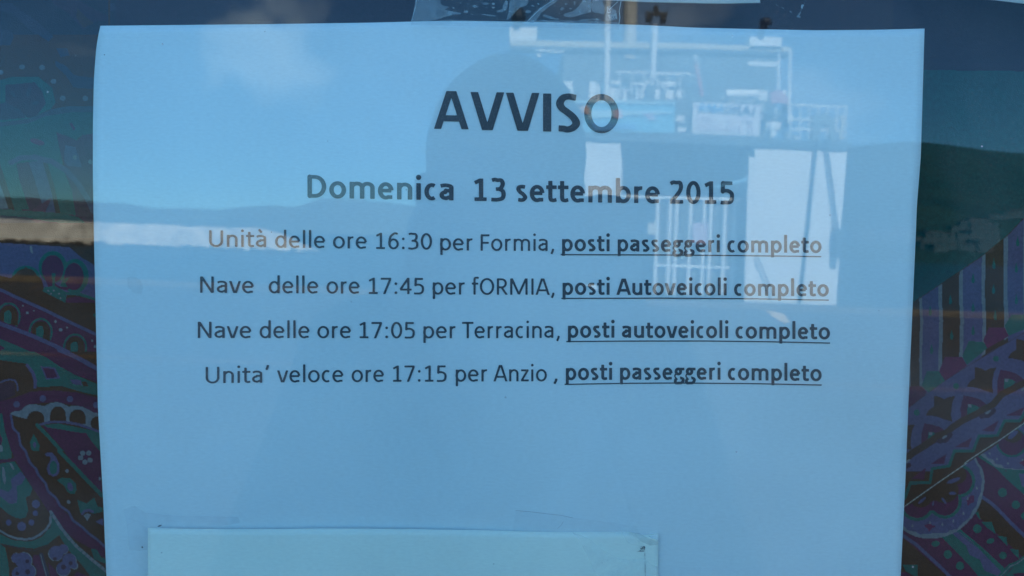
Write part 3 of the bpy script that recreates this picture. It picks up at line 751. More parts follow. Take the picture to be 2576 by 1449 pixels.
P(a3, [(0,610),(1115,1130),(1125,1449),(0,985)], C_P)
Ln(a3, [(0,590),(200,685),(500,820),(800,965),(1115,1112)], 36, C_L)
for cx, cy in ((100,880),(470,1060),(868,1240)):
    Ln(a3, [(cx + 128 * math.cos(R(t)), cy + 20 + 150 * math.sin(R(-t))) for t in range(-45, 200, 15)], 24, C_T)
    P(a3, [(cx - 105, cy + 60)] + [(cx + 105 * math.cos(R(t)), cy + 10 - 115 * math.sin(R(t))) for t in range(180, -1, -15)] + [(cx + 110, cy + 130), (cx, cy + 110)], C_K)
    P(a3, [(cx - 55, cy + 85), (cx - 50, cy - 20), (cx - 15, cy - 50), (cx + 20, cy - 45), (cx + 35, cy), (cx + 25, cy + 110), (cx - 20, cy + 100)], C_T)
for x, y, r_ in ((315,860,17),(390,835,9),(640,960,15),(700,1055,20),(775,1030,11),(265,780,10),(1065,1180,13),(1098,1250,18),(1000,1310,6)): E(a3, x, y, r_, r_, C_C)
P(a3, [(0,985),(350,1120),(700,1290),(1010,1449),(600,1449),(200,1240),(0,1160)], C_P)
P(a3, [(0,1160),(200,1240),(400,1330),(600,1449),(0,1449)], C_T); P(a3, [(0,1230),(60,1270),(0,1300)], C_P)
Ln(a3, [(0,985),(150,1040),(350,1115),(600,1225),(800,1320),(1010,1430)], 46, C_L)
# -- left strip, lower middle
P(a4, [(0,0),(1240,0),(1290,1449),(0,1449)], C_K)
P(a4, [(430,0),(780,0),(1240,230),(1255,400),(960,300),(760,190),(600,80)], C_P)
P(a4, [(0,0),(430,0),(600,80),(760,190),(960,300),(1250,420),(1260,565),(1100,535),(800,450),(480,455),(440,350),(330,160),(0,110)], C_T)
Ln(a4, [(760,-20),(960,65),(1100,140),(1250,225)], 56, C_L)
P(a4, [(520,190),(705,205),(775,345),(590,360)], C_L); P(a4, [(550,215),(690,225),(740,335),(605,340)], C_P)
P(a4, [(900,355),(1040,370),(1050,435),(930,420)], C_L); P(a4, [(1045,385),(1110,395),(1135,450),(1070,445)], C_K)
P(a4, [(0,165),(300,150),(400,260),(440,440),(230,520),(0,600)], C_K)
Ln(a4, [(350,180),(420,270),(455,380),(448,460)], 42, C_L)
Ln(a4, [(-10,405),(60,375),(130,362),(190,372),(220,420),(228,500)], 22, C_L)
P(a4, [(0,420),(120,390),(190,400),(200,560),(0,640)], C_U)
P(a4, [(0,640),(200,590),(400,515),(700,500),(1000,530),(1270,600),(1270,800),(1200,790),(1000,700),(720,650),(450,670),(290,750),(140,790),(0,800)], C_P)
for x, y, r_ in ((215,680,42),(550,605,42),(898,612,40),(1235,690,40)): E(a4, x, y, r_, r_, C_L)
P(a4, [(120,800),(180,770),(270,760),(310,710),(360,685),(430,675),(510,690),(570,702),(640,665),(730,650),(805,668),(880,708),(960,695),(1060,710),(1140,750),(1200,785),(1275,795),(1275,1015),(1160,980),(900,915),(600,920),(560,935),(330,870),(230,840)], C_C)
E(a4, 460,870,112,106,C_K); E(a4, 744,812,100,108,C_K); P(a4, [(644,812),(844,812),(850,890),(642,895)], C_K); E(a4, 995,850,104,106,C_K); P(a4, [(891,850),(1098,850),(1095,935),(888,895)], C_K); E(a4, 1255,925,92,95,C_K)
P(a4, [(170,825),(350,868),(560,935),(520,945),(480,955),(430,1060),(300,1080),(200,950)], C_K)
P(a4, [(540,955),(800,970),(1100,1045),(1200,1160),(1295,1270),(1300,1460),(980,1460)], C_P)
P(a4, [(560,945),(750,925),(1000,975),(1280,1035),(1280,1065),(1000,1040),(800,1005),(610,975)], C_T)
P(a4, [(1100,1040),(1285,1060),(1290,1285),(1180,1160)], C_T)
Ln(a4, [(500,945),(600,915),(700,903),(850,910),(1000,935),(1150,985),(1285,1035)], 32, C_L)
Ln(a4, [(475,945),(600,1070),(780,1270),(960,1480)], 46, C_T)
for x, y in ((1068,1308),(1145,1305),(1152,1388),(1095,1412),(1040,1358)): E(a4, x, y, 33, 31, C_C)
E(a4, 1100, 1355, 20, 20, C_L)
P(a4, [(0,790),(130,800),(160,1000),(250,1080),(260,1200),(350,1320),(410,1460),(220,1460),(150,1300),(60,1000)], C_P)
P(a4, [(0,800),(30,800),(60,1000),(155,1320),(120,1370),(0,1380)], C_T); P(a4, [(0,1060),(30,1120),(20,1200),(0,1200)], C_P); E(a4, 5,1250,32,50,C_C)
Ln(a4, [(140,820),(168,985),(240,1060),(262,1200),(345,1300),(405,1460)], 28, C_L)
P(a4, [(430,1060),(470,1120),(510,1210),(500,1280),(450,1295),(400,1260),(385,1170)], C_T); E(a4, 445,1200,20,40,C_L)
P(a4, [(570,1320),(620,1290),(680,1300),(730,1360),(760,1460),(600,1460),(640,1380)], C_L)
# -- left strip, foot
P(a5, [(300,-5),(760,-5),(1190,430),(1245,1460),(0,1460),(0,0)], C_K)
P(a5, [(750,-5),(1175,-5),(1190,480),(1000,300),(850,140)], C_P)
for x, y in ((965,15),(1035,15),(1050,98),(990,120),(940,70)): E(a5, x, y, 31, 29, C_C)
E(a5, 1165,315,14,22,C_C)
Ln(a5, [(690,-10),(850,155),(1000,315),(1190,510)], 46, C_T)
P(a5, [(520,30),(560,5),(610,12),(655,60),(690,140),(695,220),(670,275),(620,288),(565,265),(545,200),(560,150),(590,90),(585,55),(540,52)], C_L)
E(a5, 622,185,44,78,C_T); E(a5,783,225,22,22,C_C); E(a5,800,585,22,22,C_C)
P(a5, [(662,332),(720,302),(820,308),(885,370),(895,440),(870,490),(820,492),(780,460),(750,400)], C_T); E(a5, 818,410,32,52,C_L,-15)
P(a5, [(900,560),(1010,602),(1100,535),(1140,640),(1200,650),(1200,700),(1080,725),(1050,680),(970,690),(940,725)], C_T)
Ln(a5, [(960,725),(990,690),(1040,680),(1080,700)], 30, C_L); P(a5, [(972,745),(1015,720),(1062,730),(1020,808)], C_C)
P(a5, [(1110,815),(1200,775),(1205,865)], C_L)
P(a5, [(140,-5),(290,-5),(340,110),(450,280),(560,460),(700,630),(850,800),(1030,950),(1225,1100),(1230,1250),(1060,1130),(850,1010),(700,860),(560,690),(400,450),(280,260),(180,100)], C_P)
Ln(a5, [(298,-5),(340,110),(420,205),(450,275),(530,365),(560,460),(655,540),(700,630),(800,700),(850,800),(960,880),(1030,950),(1130,1020),(1225,1110)], 28, C_L)
P(a5, [(0,0),(140,0),(130,80),(0,92)], C_T); Ln(a5, [(-5,112),(100,105),(180,88)], 36, C_P)
P(a5, [(0,140),(170,110),(240,215),(290,290),(380,430),(350,510),(300,530),(330,680),(300,765),(240,780),(180,770),(90,720),(0,640)], C_T)
P(a5, [(240,230),(300,300),(250,380),(190,400),(205,520),(190,600),(110,605),(0,520),(0,430),(100,470),(140,420),(125,320)], C_L)
E(a5, 45,275,20,105,C_C,-6); E(a5, 140,170,14,45,C_C,-30)
for x, y, r_ in ((420,610,48),(412,718,32),(368,825,35),(100,825,34),(252,870,52)): E(a5, x, y, r_, r_, C_L)
P(a5, [(0,960),(150,1030),(350,1050),(480,1000),(590,880),(610,760),(720,950),(640,1010),(560,1080),(400,1130),(200,1110),(0,1070)], C_T)
Ln(a5, [(0,920),(100,980),(200,1012),(300,1022),(380,1012),(460,970),(540,905),(590,820),(592,715)], 26, C_C)
P(a5, [(600,740),(720,900),(900,1110),(1220,1390),(1240,1460),(1060,1460),(940,1300),(800,1150),(700,990)], C_T)
Ln(a5, [(590,700),(640,775),(720,900),(800,1000),(900,1110),(1050,1240),(1240,1395)], 36, C_C)
for t in np.linspace(0.03, .97, 15):
    x = 590 + 650 * t; y = float(np.interp(x, [590,640,720,800,900,1050,1240], [700,775,900,1000,1110,1240,1395])); Ln(a5, [(x - 14, y + 14), (x + 16, y - 16)], 7, C_T)
P(a5, [(1060,1130),(1130,1140),(1180,1230),(1245,1260),(1245,1310),(1100,1255)], C_T)
for x, y, r_ in ((650,1190,88),(740,1140,60),(810,1270,85),(740,1370,85),(870,1330,45),(280,1270,100),(190,1240,60),(330,1400,92),(220,1420,80)): E(a5, x, y, r_, r_, C_C)
for x, y, r_ in ((656,1184,86),(740,1134,56),(806,1266,80),(740,1364,82),(860,1326,40),(272,1270,96),(190,1240,58),(325,1400,88),(216,1424,78)): E(a5, x, y, r_, r_, C_L)
for x, y, r_ in ((640,1250,22),(740,1345,30),(825,1300,24),(320,1278,24),(322,1400,30),(200,1420,22)): E(a5, x, y, r_, r_, C_U)
P(a5, [(390,1200),(460,1200),(540,1460),(420,1460),(430,1380),(380,1290)], C_P); Ln(a5, [(480,1200),(510,1300),(560,1460)], 46, C_V); Ln(a5, [(475,1200),(500,1300),(545,1460)], 8, C_C)
P(a5, [(560,1290),(650,1380),(680,1460),(590,1460)], C_P); P(a5, [(900,1400),(1050,1460),(850,1460)], C_P)
P(a5, [(0,1070),(60,1120),(100,1300),(110,1460),(0,1460)], C_T); Ln(a5, [(20,1085),(200,1120),(400,1155),(560,1090)], 6, C_V)
# -- right strip
P(zoomf(0,0,1), [(2780,-200),(3330,-200),(3330,1000),(2780,1200)], (0.003, 0.058, 0.055))
P(zoomf(0,0,1), [(1800,-200),(3330,-200),(3330,228),(2780,221),(2400,215),(1800,160)], (0.020, 0.012, 0.026))
SX = [(296,364,C_K),(386,512,C_L),(540,672,C_K),(700,846,C_L),(872,1014,C_K),(1045,1165,C_L),(1195,1340,C_K)]
P(b3, [(200,830),(320,755),(550,603),(850,398),(1050,235),(1180,95),(1330,-60),(1340,930),(1060,1020),(450,1449),(200,1640)], C_C)
diag = lambda x: float(np.interp(x, [200,320,550,850,1050,1180,1330], [830,755,603,398,235,95,-60]))
for x0, x1, c in SX:
    P(b3, [(x0, diag(x0) - 2), (x1, diag(x1) - 2), (x1 - 4, 700), (x1 + 5, 900), (x1 - 2, 1200), (x1 + 2, 1500), (x0 + 4, 1500), (x0 - 3, 1200), (x0 + 6, 900), (x0 - 4, 700)], c)
for x, y in ((447,825),(457,1120),(602,740),(612,1010),(777,575),(777,800),(777,975),(937,465),(935,660),(948,860),(1120,295),(1110,495),(1110,740)):
    P(b3, [(x, y - 45), (x + 13, y + 8), (x + 9, y + 32), (x - 8, y + 32), (x - 13, y + 8)], C_T)
Ln(b3, [(300,768),(550,603),(850,398),(1050,235),(1180,95)], 5, C_K)
P(b3, [(290,1405),(380,1405),(420,1449),(300,1620),(270,1620)], C_P)
for h_, c in (([(380,1400),(420,1290),(515,1290),(565,1365),(480,1440),(440,1460)], C_T), ([(515,1290),(560,1175),(690,1175),(730,1245),(565,1365)], C_M), ([(693,1170),(745,1055),(860,1065),(887,1110),(730,1238)], C_T),
          ([(855,1050),(900,950),(1020,950),(1052,1018),(887,1112)], C_M), ([(1018,940),(1075,850),(1180,855),(1340,800),(1340,900),(1052,1014)], C_T)): P(b3, h_, c)
P(b6, [(0,740),(150,640),(300,525),(620,290),(1000,50),(1200,-80),(1700,-350),(1700,1460),(100,1460)], C_L)
Ln(b6, [(150,640),(300,525),(620,290),(1000,50),(1250,-100),(1650,-330)], 5, C_K)
star = [(470,490),(540,500),(605,532),(670,500),(745,495),(712,560),(695,660),(690,740),(705,822),(600,790),(540,765),(450,745),(365,742),(400,675),(468,630)]
petal = [(852,485),(940,500),(1050,530),(1120,580),(1170,620),(1060,700),(900,790),(815,800),(812,640)]
tear = [(905,602),(960,600),(1010,615),(1055,642),(1000,690),(950,750),(900,745),(898,690)]
for dx, dy in ((-520,365),(0,0),(527,-366),(1054,-730)):
    P(b6, [(x + dx, y + dy) for x, y in star], C_K)
for dx, dy in ((-505,357),(0,0),(470,-330),(990,-690)):
    P(b6, [(x + dx, y + dy) for x, y in petal], C_P); P(b6, [(x + dx, y + dy) for x, y in tear], C_T)
    P(b6, [(x + dx, y + dy) for x, y in [(908,600),(960,605),(950,642),(912,642)]], C_C)
for x, y in ((250,705),(755,365),(1265,15)): E(b6, x, y, 38, 38, C_T)
Ln(b6, [(60,1340),(200,1220),(380,1110),(520,1010)], 92, C_K); Ln(b6, [(520,1000),(640,960),(700,900),(830,810),(1000,730),(1130,650)], 84, C_K); Ln(b6, [(1100,670),(1230,600),(1340,470),(1480,400),(1700,290)], 84, C_K)
Ln(b6, [(540,1070),(620,1060),(680,990)], 60, C_U); Ln(b6, [(1080,750),(1170,740),(1240,680)], 60, C_U); Ln(b6, [(90,1400),(150,1380)], 60, C_U)
E(b6, 608,1018,42,15,C_C,-33); E(b6, 1165,702,42,15,C_C,-33); E(b6, 1622,400,42,15,C_C,-33); E(b6, 130,1330,42,15,C_C,-33)
for tr in ([(430,1362),(630,1235),(600,1367)], [(745,1145),(960,1020),(915,1150)], [(1080,940),(1303,805),(1240,946)], [(1400,740),(1626,635),(1590,747)]): P(b6, tr, C_P)
P(b7, [(170,207),(366,60),(345,208)], C_P)
zz = [(-260,1480+160),(-190+30,1449+180)]
# stepped border: teal line with dark field under it
step = [(-40,1900),(40,1880)]
zig6 = [(90,1830),(170,1600),(420,1600),(450,1425),(665,1390),(735,1195),(975,1195),(1050,1005),(1285,1000),(1375,815),(1570,812),(1640,700),(1700,640)]
P(b6, zig6 + [(1700,2000),(90,2000)], C_K)
Ln(b6, zig6, 38, C_T)
# -- right strip, foot: bands running down to the right
P(b7, [(60,900),(90,560),(500,270),(900,0),(1626,-490),(1700,-490),(1700,1460),(40,1460)], C_P)
P(b6, [(90,1895),(590,1540),(890,1336),(1300,1080),(1626,852),(1700,800),(1700,1700),(90,2000)], C_P)
P(b7, [(70,960),(200,1060),(400,1240),(650,1460),(40,1460)], C_K)
P(b7, [(65,1300),(265,1305),(265,1460),(240,1460),(110,1390)], C_T); P(b7, [(40,1400),(110,1400),(200,1460),(40,1460)], C_P)
P(b7, [(560,940),(800,840),(1100,1090),(1400,1370),(1340,1460),(1050,1460),(850,1230)], C_T)
P(b7, [(690,890),(800,880),(960,1010),(1340,1400),(1310,1460),(1120,1380),(1060,1240),(930,1180),(880,1060)], C_L)
Ln(b7, [(760,870),(1000,1060),(1130,1140),(1250,1290),(1400,1400)], 10, C_T)
P(b7, [(1060,440),(1110,440),(1700,1010),(1700,1290),(1626,1220),(990,640)], C_K)
for tr in ([(1075,750),(1210,752),(1268,915),(1150,830)], [(1280,930),(1405,950),(1412,1065),(1330,980)], [(1440,1100),(1560,1110),(1562,1225),(1490,1160)], [(1000,640),(1040,620),(1070,735)]): P(b7, tr, C_T)
Ln(b7, [(1080,430),(1200,510),(1300,600),(1450,760),(1700,1000)], 44, C_L)
for x, y, rx, ry, a_ in ((490,1035,56,36,-8),(650,1170,55,55,0),(805,1320,53,53,0),(1027,842,55,57,0),(1195,1000,52,32,-25),(1357,1185,48,48,0),(1350,378,58,58,0),(1522,535,55,55,0),(1640,680,50,50,0)): E(b7, x, y, rx, ry, C_T, a_)
Ln(b7, [(75,930),(250,1050),(400,1190),(550,1330),(690,1470)], 42, C_L)
P(b7, [(1180,0),(1290,90),(1430,230),(1700,470),(1700,110),(1400,110)], C_T); P(b7, [(1560,140),(1700,140),(1700,330),(1600,300)], C_L)
# second medallion at the right edge
P(b6, [(1020,1262),(1300,1080),(1626,852),(1700,800),(1700,1449),(1500,1470),(1330,1440),(1200,1380)], C_T)
P(b6, [(1055,1240),(1300,1085),(1626,860),(1700,810),(1700,1430),(1560,1440),(1400,1430),(1260,1400),(1180,1330)], C_C)
P(b6, [(1085,1222),(1300,1090),(1626,862),(1700,812),(1700,1425),(1500,1425),(1380,1420),(1330,1370),(1260,1365),(1230,1310),(1160,1290),(1130,1240)], C_L)
E(b6, 1470, 1090, 205, 190, C_T); E(b6, 1470, 1080, 178, 172, C_P); E(b6, 1480, 1000, 120, 90, C_K); E(b6, 1490,990,80,26,C_L,-42)
for x, y, r_ in ((1185,1228,15),(1280,1300,13),(1420,1358,14),(1610,1310,12)): E(b6, x, y, r_, r_, C_C)
P(b6, [(1560,1350),(1626,1310),(1700,1330),(1640,1400)], C_M)
# first medallion
med = [(40,855),(80,860),(140,900),(240,945),(320,962),(430,970),(540,960),(640,935),(760,880),(860,805),(960,700),(1020,615),(1065,520),(1090,430),(1112,330),(1122,230),(1105,120),(1080,50),(1040,0),(1000,-90),(890,10),(500,270),(90,560)]
P(b7, med, C_C)
P(b7, [(40,800),(90,810),(130,860),(230,880),(290,915),(420,905),(520,895),(640,895),(680,860),(760,850),(850,760),(930,700),(970,600),(1020,540),(1040,450),(1070,380),(1080,270),(1090,210),(1060,130),(1060,80),(1020,20),(980,-60),(890,10),(500,270),(90,560)], C_L)
T_R = 40
for grow, c in ((T_R, C_T), (0, C_P)):
    E(b7, 255, 540, 178 + grow, 165 + grow, c); E(b7, 610, 480, 180 + grow, 195 + grow, c); E(b7, 790, 230, 172 + grow, 175 + grow, c)
    P(b7, [(90 - grow,520),(500,250),(700,60),(800,300),(640,600),(440,610 + grow),(250,620)], c)
for x, y, rx, ry in ((300,430,150,140),(600,350,190,160),(760,150,130,120)): E(b7, x, y, rx, ry, C_K)
P(b7, [(90,545),(500,262),(720,110),(560,480),(300,500)], C_K)
E(b7, 722,225,95,26,C_L,-20); E(b7, 318,480,62,17,C_L,-42); E(b7, 460,520,12,34,C_L,12); E(b7, 598,482,48,17,C_L,52); E(b7, 710,388,48,20,C_L)
P(b7, [(340,800),(400,780),(425,765),(440,795),(500,810),(440,840),(410,875),(380,835)], C_M)
P(b7, [(890,475),(935,420),(985,415),(985,500),(940,520),(905,555)], C_M)
for x, y in ((195,808),(420,768),(580,795),(720,750),(850,650),(905,460),(1020,325)):
    P(b7, [(x, y - 32), (x + 15, y + 5), (x, y + 18), (x - 15, y + 5)], C_C)
# strip above the edge line again (the medallions are cut off by the hem)
P(b7, [(-100,690),(90,556),(500,267),(900,-2),(1300,-250),(1300,-300),(1120,-300),(1100,-140),(735,-140),(665,55),(450,90),(420,265),(185,272),(100,480),(-100,640)], C_K)
P(b6, [(700,1460),(1016,1250),(1300,1070),(1700,790),(1700,700),(1626,720),(1570,820),(1375,830),(1290,1010),(1050,1015),(975,1205),(740,1205)], C_K)
E(b6, 1470, 990, 70, 24, C_L, -48)
Ln(b6, [(100,1800),(170,1612),(420,1605),(450,1425),(665,1390),(735,1195),(975,1195),(1050,1005),(1285,1000),(1375,815),(1570,812),(1640,700),(1700,640)], 36, C_T)
Ln(b7, [(1310,1470),(1450,1320),(1540,1290),(1626,1225),(1700,1180)], 60, C_T); P(b7, [(1360,1470),(1500,1330),(1700,1220),(1700,1470)], C_T); Ln(b7, [(1320,1460),(1450,1322),(1540,1290),(1626,1222),(1700,1170)], 10, C_C)
P(b7, [(1480,1420),(1700,1400),(1700,1470),(1520,1470)], C_P)
Ln(b7, [(60,580),(500,268),(890,2)], 10, (0.42,0.36,0.30)); Ln(b6, [(860,1356),(1016,1250),(1300,1066),(1700,790)], 10, (0.42,0.36,0.30))

def paint(X, Y):
    C = np.zeros((len(X), 3)) + np.array(C_K)
    for op in OPS:
        if op[0] == 'p':
            pts = np.array(op[1]); x0, y0 = pts.min(0); x1, y1 = pts.max(0)
            idx = np.nonzero((X >= x0) & (X <= x1) & (Y >= y0) & (Y <= y1))[0]
            if not len(idx): continue
            x = X[idx]; y = Y[idx]; ins = np.zeros(len(idx), bool); n = len(pts)
            for i in range(n):
                ax, ay = pts[i]; bx, by = pts[(i + 1) % n]
                if ay == by: continue
                cnd = ((ay > y) != (by > y)) & (x < (bx - ax) * (y - ay) / (by - ay) + ax)
                ins ^= cnd
            C[idx[ins]] = op[2]
        else:
            _, q, hw, c = op
            for a, b in zip(q[:-1], q[1:]):
                x0, y0 = np.minimum(a, b) - hw; x1, y1 = np.maximum(a, b) + hw
                idx = np.nonzero((X >= x0) & (X <= x1) & (Y >= y0) & (Y <= y1))[0]
                if not len(idx): continue
                d = b - a; l2 = max(1e-9, float(d @ d)); u = np.clip(((X[idx] - a[0]) * d[0] + (Y[idx] - a[1]) * d[1]) / l2, 0, 1)
                dd = np.hypot(X[idx] - a[0] - u * d[0], Y[idx] - a[1] - u * d[1])
                C[idx[dd < hw]] = c
    return C

def build_cloth():
    xs = np.concatenate([np.arange(-3500, -20, 40), np.arange(-20, 360, 2.0), np.arange(360, 2850, 12), np.arange(2850, 3280, 2.0), np.arange(3280, 6800, 40)])
    ys = np.concatenate([np.arange(-2600, -30, 40), np.arange(-30, 1860, 2.4), np.arange(1860, 5600, 40)])
    X, Y = np.meshgrid(xs, ys); nx, ny = len(xs), len(ys)
    x = X.ravel(); y = Y.ravel()
    # the print repeats, turned over, beyond the strips that show
    fx = x.copy()
    fx = np.where(fx < 0, np.abs(fx) % 700, fx); fx = np.where((fx > 350) & (fx < 1500), 350 - np.abs(((fx - 350) % 700) - 350), fx)
    fx = np.where((fx >= 1500) & (fx < 2860), 2870 + np.abs(((2860 - fx) % 760) - 380), fx); fx = np.where(fx > 3270, 3270 - (np.abs(((fx - 3270) % 760) - 380) - 0) * 1.0, fx)
    fx = np.where(x < 0, 350 - np.abs(fx - 350), fx)
    fy = np.where(y < -60, 1836 - np.abs(((y + 60) % 3400) - 1700), y); fy = np.where(y > 1836, 1836 - np.abs((y - 1836) % 3000), fy)
    top = (y < 110) & (y > -400)
    C = paint(fx, fy)
    mid = top & (x > 360) & (x < 2850)
    C[mid] = C_B
    # same geometry for every point, vectorised
    def wave(px, pz):
        z_ = pz - 1.52
        return (0.030 + 0.004 * np.sin(px * 9 + 0.6) + 0.002 * np.sin(z_ * 16 + px * 12) + 0.010 * np.maximum(0, -px - 0.05) + 0.05 * np.maximum(0, z_ - 0.02) * np.maximum(0, -px))
    kx = (x * K - CX) / FPX; ky = (CY - y * K) / FPX
    D = np.array(FWD)[None, :] + np.array(RIGHT)[None, :] * kx[:, None] + np.array(UP)[None, :] * ky[:, None]
    Yd = np.full(len(x), 0.03)
    for _ in range(3):
        t = (Yd + CAM_D) / D[:, 1]
        Q = np.array(CAM)[None, :] + D * t[:, None]
        Yd = wave(Q[:, 0], Q[:, 2])
    Q[:, 1] = Yd
    me = bpy.data.meshes.new('printed_cloth')
    q = np.arange(nx * ny).reshape(ny, nx)
    F_ = np.stack([q[:-1, :-1], q[1:, :-1], q[1:, 1:], q[:-1, 1:]], -1).reshape(-1, 4)
    keep = np.ones(len(F_), bool)
    for c_ in range(4):
        v = Q[F_[:, c_]]
        keep &= (v[:, 0] > -0.70) & (v[:, 0] < 0.70) & (v[:, 2] > 1.0) & (v[:, 2] < 2.10)
    F_ = F_[keep]
    used = np.unique(F_); rem = -np.ones(nx * ny, int); rem[used] = np.arange(len(used)); F_ = rem[F_]; Q = Q[used]; C = C[used]
    me.vertices.add(len(Q)); me.vertices.foreach_set('co', Q.ravel())
    me.loops.add(F_.size); me.loops.foreach_set('vertex_index', F_.ravel().astype(np.int32))
    me.polygons.add(len(F_)); me.polygons.foreach_set('loop_start', (np.arange(len(F_)) * 4).astype(np.int32))
    me.update(calc_edges=True)
    ca = me.color_attributes.new('print', 'FLOAT_COLOR', 'POINT')
    ca.data.foreach_set('color', np.concatenate([C, np.ones((len(C), 1))], 1).astype(np.float32).ravel())
    mt = mat('printed_cotton', (0.1, 0.1, 0.1), 0.9, 0.1, noise=0.16, nscale=900, vcol='print')
    t = mt.node_tree; b = t.nodes['Principled BSDF']
    g = t.nodes.new('ShaderNodeNewGeometry'); wv = t.nodes.new('ShaderNodeTexNoise'); wv.inputs['Scale'].default_value = 2500
    bp = t.nodes.new('ShaderNodeBump'); bp.inputs['Strength'].default_value = 0.25; bp.inputs['Distance'].default_value = 0.0002
    t.links.new(g.outputs['Position'], wv.inputs['Vector']); t.links.new(wv.outputs['Fac'], bp.inputs['Height']); t.links.new(bp.outputs['Normal'], b.inputs['Normal'])
    o = link('printed_cloth', me, mt, None, smooth=True)
    tag(o, 'dark paisley printed cloth in purple, teal and lavender hanging behind the notices', 'cloth')
build_cloth()
# ------------------------------------------------------------------ what stands behind the photographer and shows in the glass
def noise_tex_ground(name, col, rough, scale, amt, bump=.3, bs=8):
    return mat(name, col, rough, .3, noise=amt, nscale=scale, bump=bump, bscale=bs)
M_ASPH = noise_tex_ground('quay_asphalt', (0.038, 0.038, 0.040), .95, 1.5, .25, .4, 60)
M_STONE = mat('mole_stone', (0.60, 0.51, 0.40), 0.95, .2, noise=.35, nscale=.6, bump=.6, bscale=2)
M_ROCK = mat('dark_wet_rock', (0.022, 0.018, 0.016), .8, .4, noise=.4, nscale=1)
QY = -21.8
quay = MB().box((-160, QY, -3), (160, 6, 0)).build('quay', M_ASPH); tag(quay, kind='structure')
kerb = MB()
for i in range(-40, 40): kerb.box((i * 2.0 + .01, QY + .002, 0.003), (i * 2.0 + 1.99, QY + .42, .14))
kerb = kerb.build('quay_kerb', mat('kerb_concrete', (0.14, 0.10, 0.06), .9, noise=.4, nscale=3)); tag(kerb, kind='structure')
ln = MB().box((-160, -9.72, 0.004), (160, -9.56, 0.008)).build('painted_line', mat('worn_yellow_paint', (0.16, 0.08, 0.03), .85, noise=.5, nscale=4)); tag(ln, kind='structure')
def sea():
    mt = bpy.data.materials.new('sea_water'); mt.use_nodes = True; t = mt.node_tree; b = t.nodes['Principled BSDF']
    b.inputs['Base Color'].default_value = (.012, .04, .055, 1); b.inputs['Roughness'].default_value = .5; b.inputs['IOR'].default_value = 1.33
    g = t.nodes.new('ShaderNodeNewGeometry'); mp_ = t.nodes.new('ShaderNodeMapping'); mp_.inputs['Scale'].default_value = (.5, 1.2, 1)
    n = t.nodes.new('ShaderNodeTexNoise'); n.inputs['Scale'].default_value = 1.2; n.inputs['Detail'].default_value = 5
    bp = t.nodes.new('ShaderNodeBump'); bp.inputs['Strength'].default_value = .7; bp.inputs['Distance'].default_value = .25
    t.links.new(g.outputs['Position'], mp_.inputs['Vector']); t.links.new(mp_.outputs[0], n.inputs['Vector']); t.links.new(n.outputs['Fac'], bp.inputs['Height']); t.links.new(bp.outputs['Normal'], b.inputs['Normal'])
    me = bpy.data.meshes.new('sea'); me.from_pydata([(-9000, -9000, -1.3), (9000, -9000, -1.3), (9000, QY + .5, -1.3), (-9000, QY + .5, -1.3)], [], [(0, 1, 2, 3)])
    tag(link('sea', me, mt), kind='structure')
    me = bpy.data.meshes.new('ground'); me.from_pydata([(-9000, 9000, -.02), (9000, 9000, -.02), (9000, 5.9, -.02), (-9000, 5.9, -.02)], [], [(3, 2, 1, 0)])
    tag(link('ground', me, M_ASPH), kind='structure')
sea()

# mole: a pale stone breakwater about 110 m off, ending in a sloping tip
def mole():
    a = mir(-400, 553, 112); top = mir(700, 578, 112).z; tip = mir(790, 612, 112); e0 = mir(640, 572, 112)
    root = empty('breakwater', (a.x, a.y, -1.3), 'long pale stone breakwater across the harbour, mirrored at the left', 'breakwater')
    zt = lambda x: mir(x, 0, 112)
    n = 90; V = []; F_ = []
    xL, xR = a.x - 60, tip.x
    for i in range(n + 1):
        x = xL + (xR - xL) * i / n
        f = max(0., (x - e0.x) / (tip.x - e0.x)); h = top + rng.normal() * .07 - (top + 1.2) * f ** 1.3
        for y_, z_ in ((a.y + 1.2, -1.5), (a.y, h - .25), (a.y - .3, h), (a.y - 4, h + .05), (a.y - 6, -1.5)):
            V.append((x, y_ + rng.normal() * .1, z_))
    for i in range(n):
        for k in range(4): q = i * 5 + k; F_.append((q, q + 1, q + 6, q + 5))
    me = bpy.data.meshes.new('wall'); me.from_pydata(V, [], F_); link('wall', me, M_STONE, root)
    rk = MB()
    for i in range(420):
        x = xL + (xR + 1 - xL) * random.random(); s = random.uniform(.3, .55)
        rk.ball((x, a.y + 1.6 + random.uniform(-.2, 7), -1.3 + random.uniform(-.15, .2)), (s * 1.2, s * .8, s * .8), 7, 5, rot=Matrix.Rotation(random.uniform(0, 3), 3, 'Z'))
    o = rk.build('rock', M_ROCK, root); tag(o, kind='stuff')
mole()

# hills
def hill(name, pts, Y, depth, mt, base=-1.4, rough=.012):
    """ridge line given in picture points, sloping down towards the viewer"""
    n = 90; m_ = 16; V = []; F_ = []
    P_ = np.array(pts, float)
    for i in range(n + 1):
        px = P_[0, 0] + (P_[-1, 0] - P_[0, 0]) * i / n; py = float(np.interp(px, P_[:, 0], P_[:, 1]))
        r_ = mir(px, py, Y)
        for j in range(m_ + 1):
            s = j / m_
            zz_ = base + (r_.z - base) * s * (1 + (rng.normal() * .02 if 0 < s < .8 else 0))
            f_ = 1 - depth * (1 - s) / Y
            V.append((r_.x * f_, r_.y * f_, zz_ if s < 1 else r_.z + rng.normal() * (r_.z - base) * rough))
    for i in range(n):
        for j in range(m_): q = i * (m_ + 1) + j; F_.append((q, q + 1, q + m_ + 2, q + m_ + 1))
    me = bpy.data.meshes.new(name); me.from_pydata(V, [], F_)
    o = link(name, me, mt, smooth=True); tag(o, kind='structure'); return o
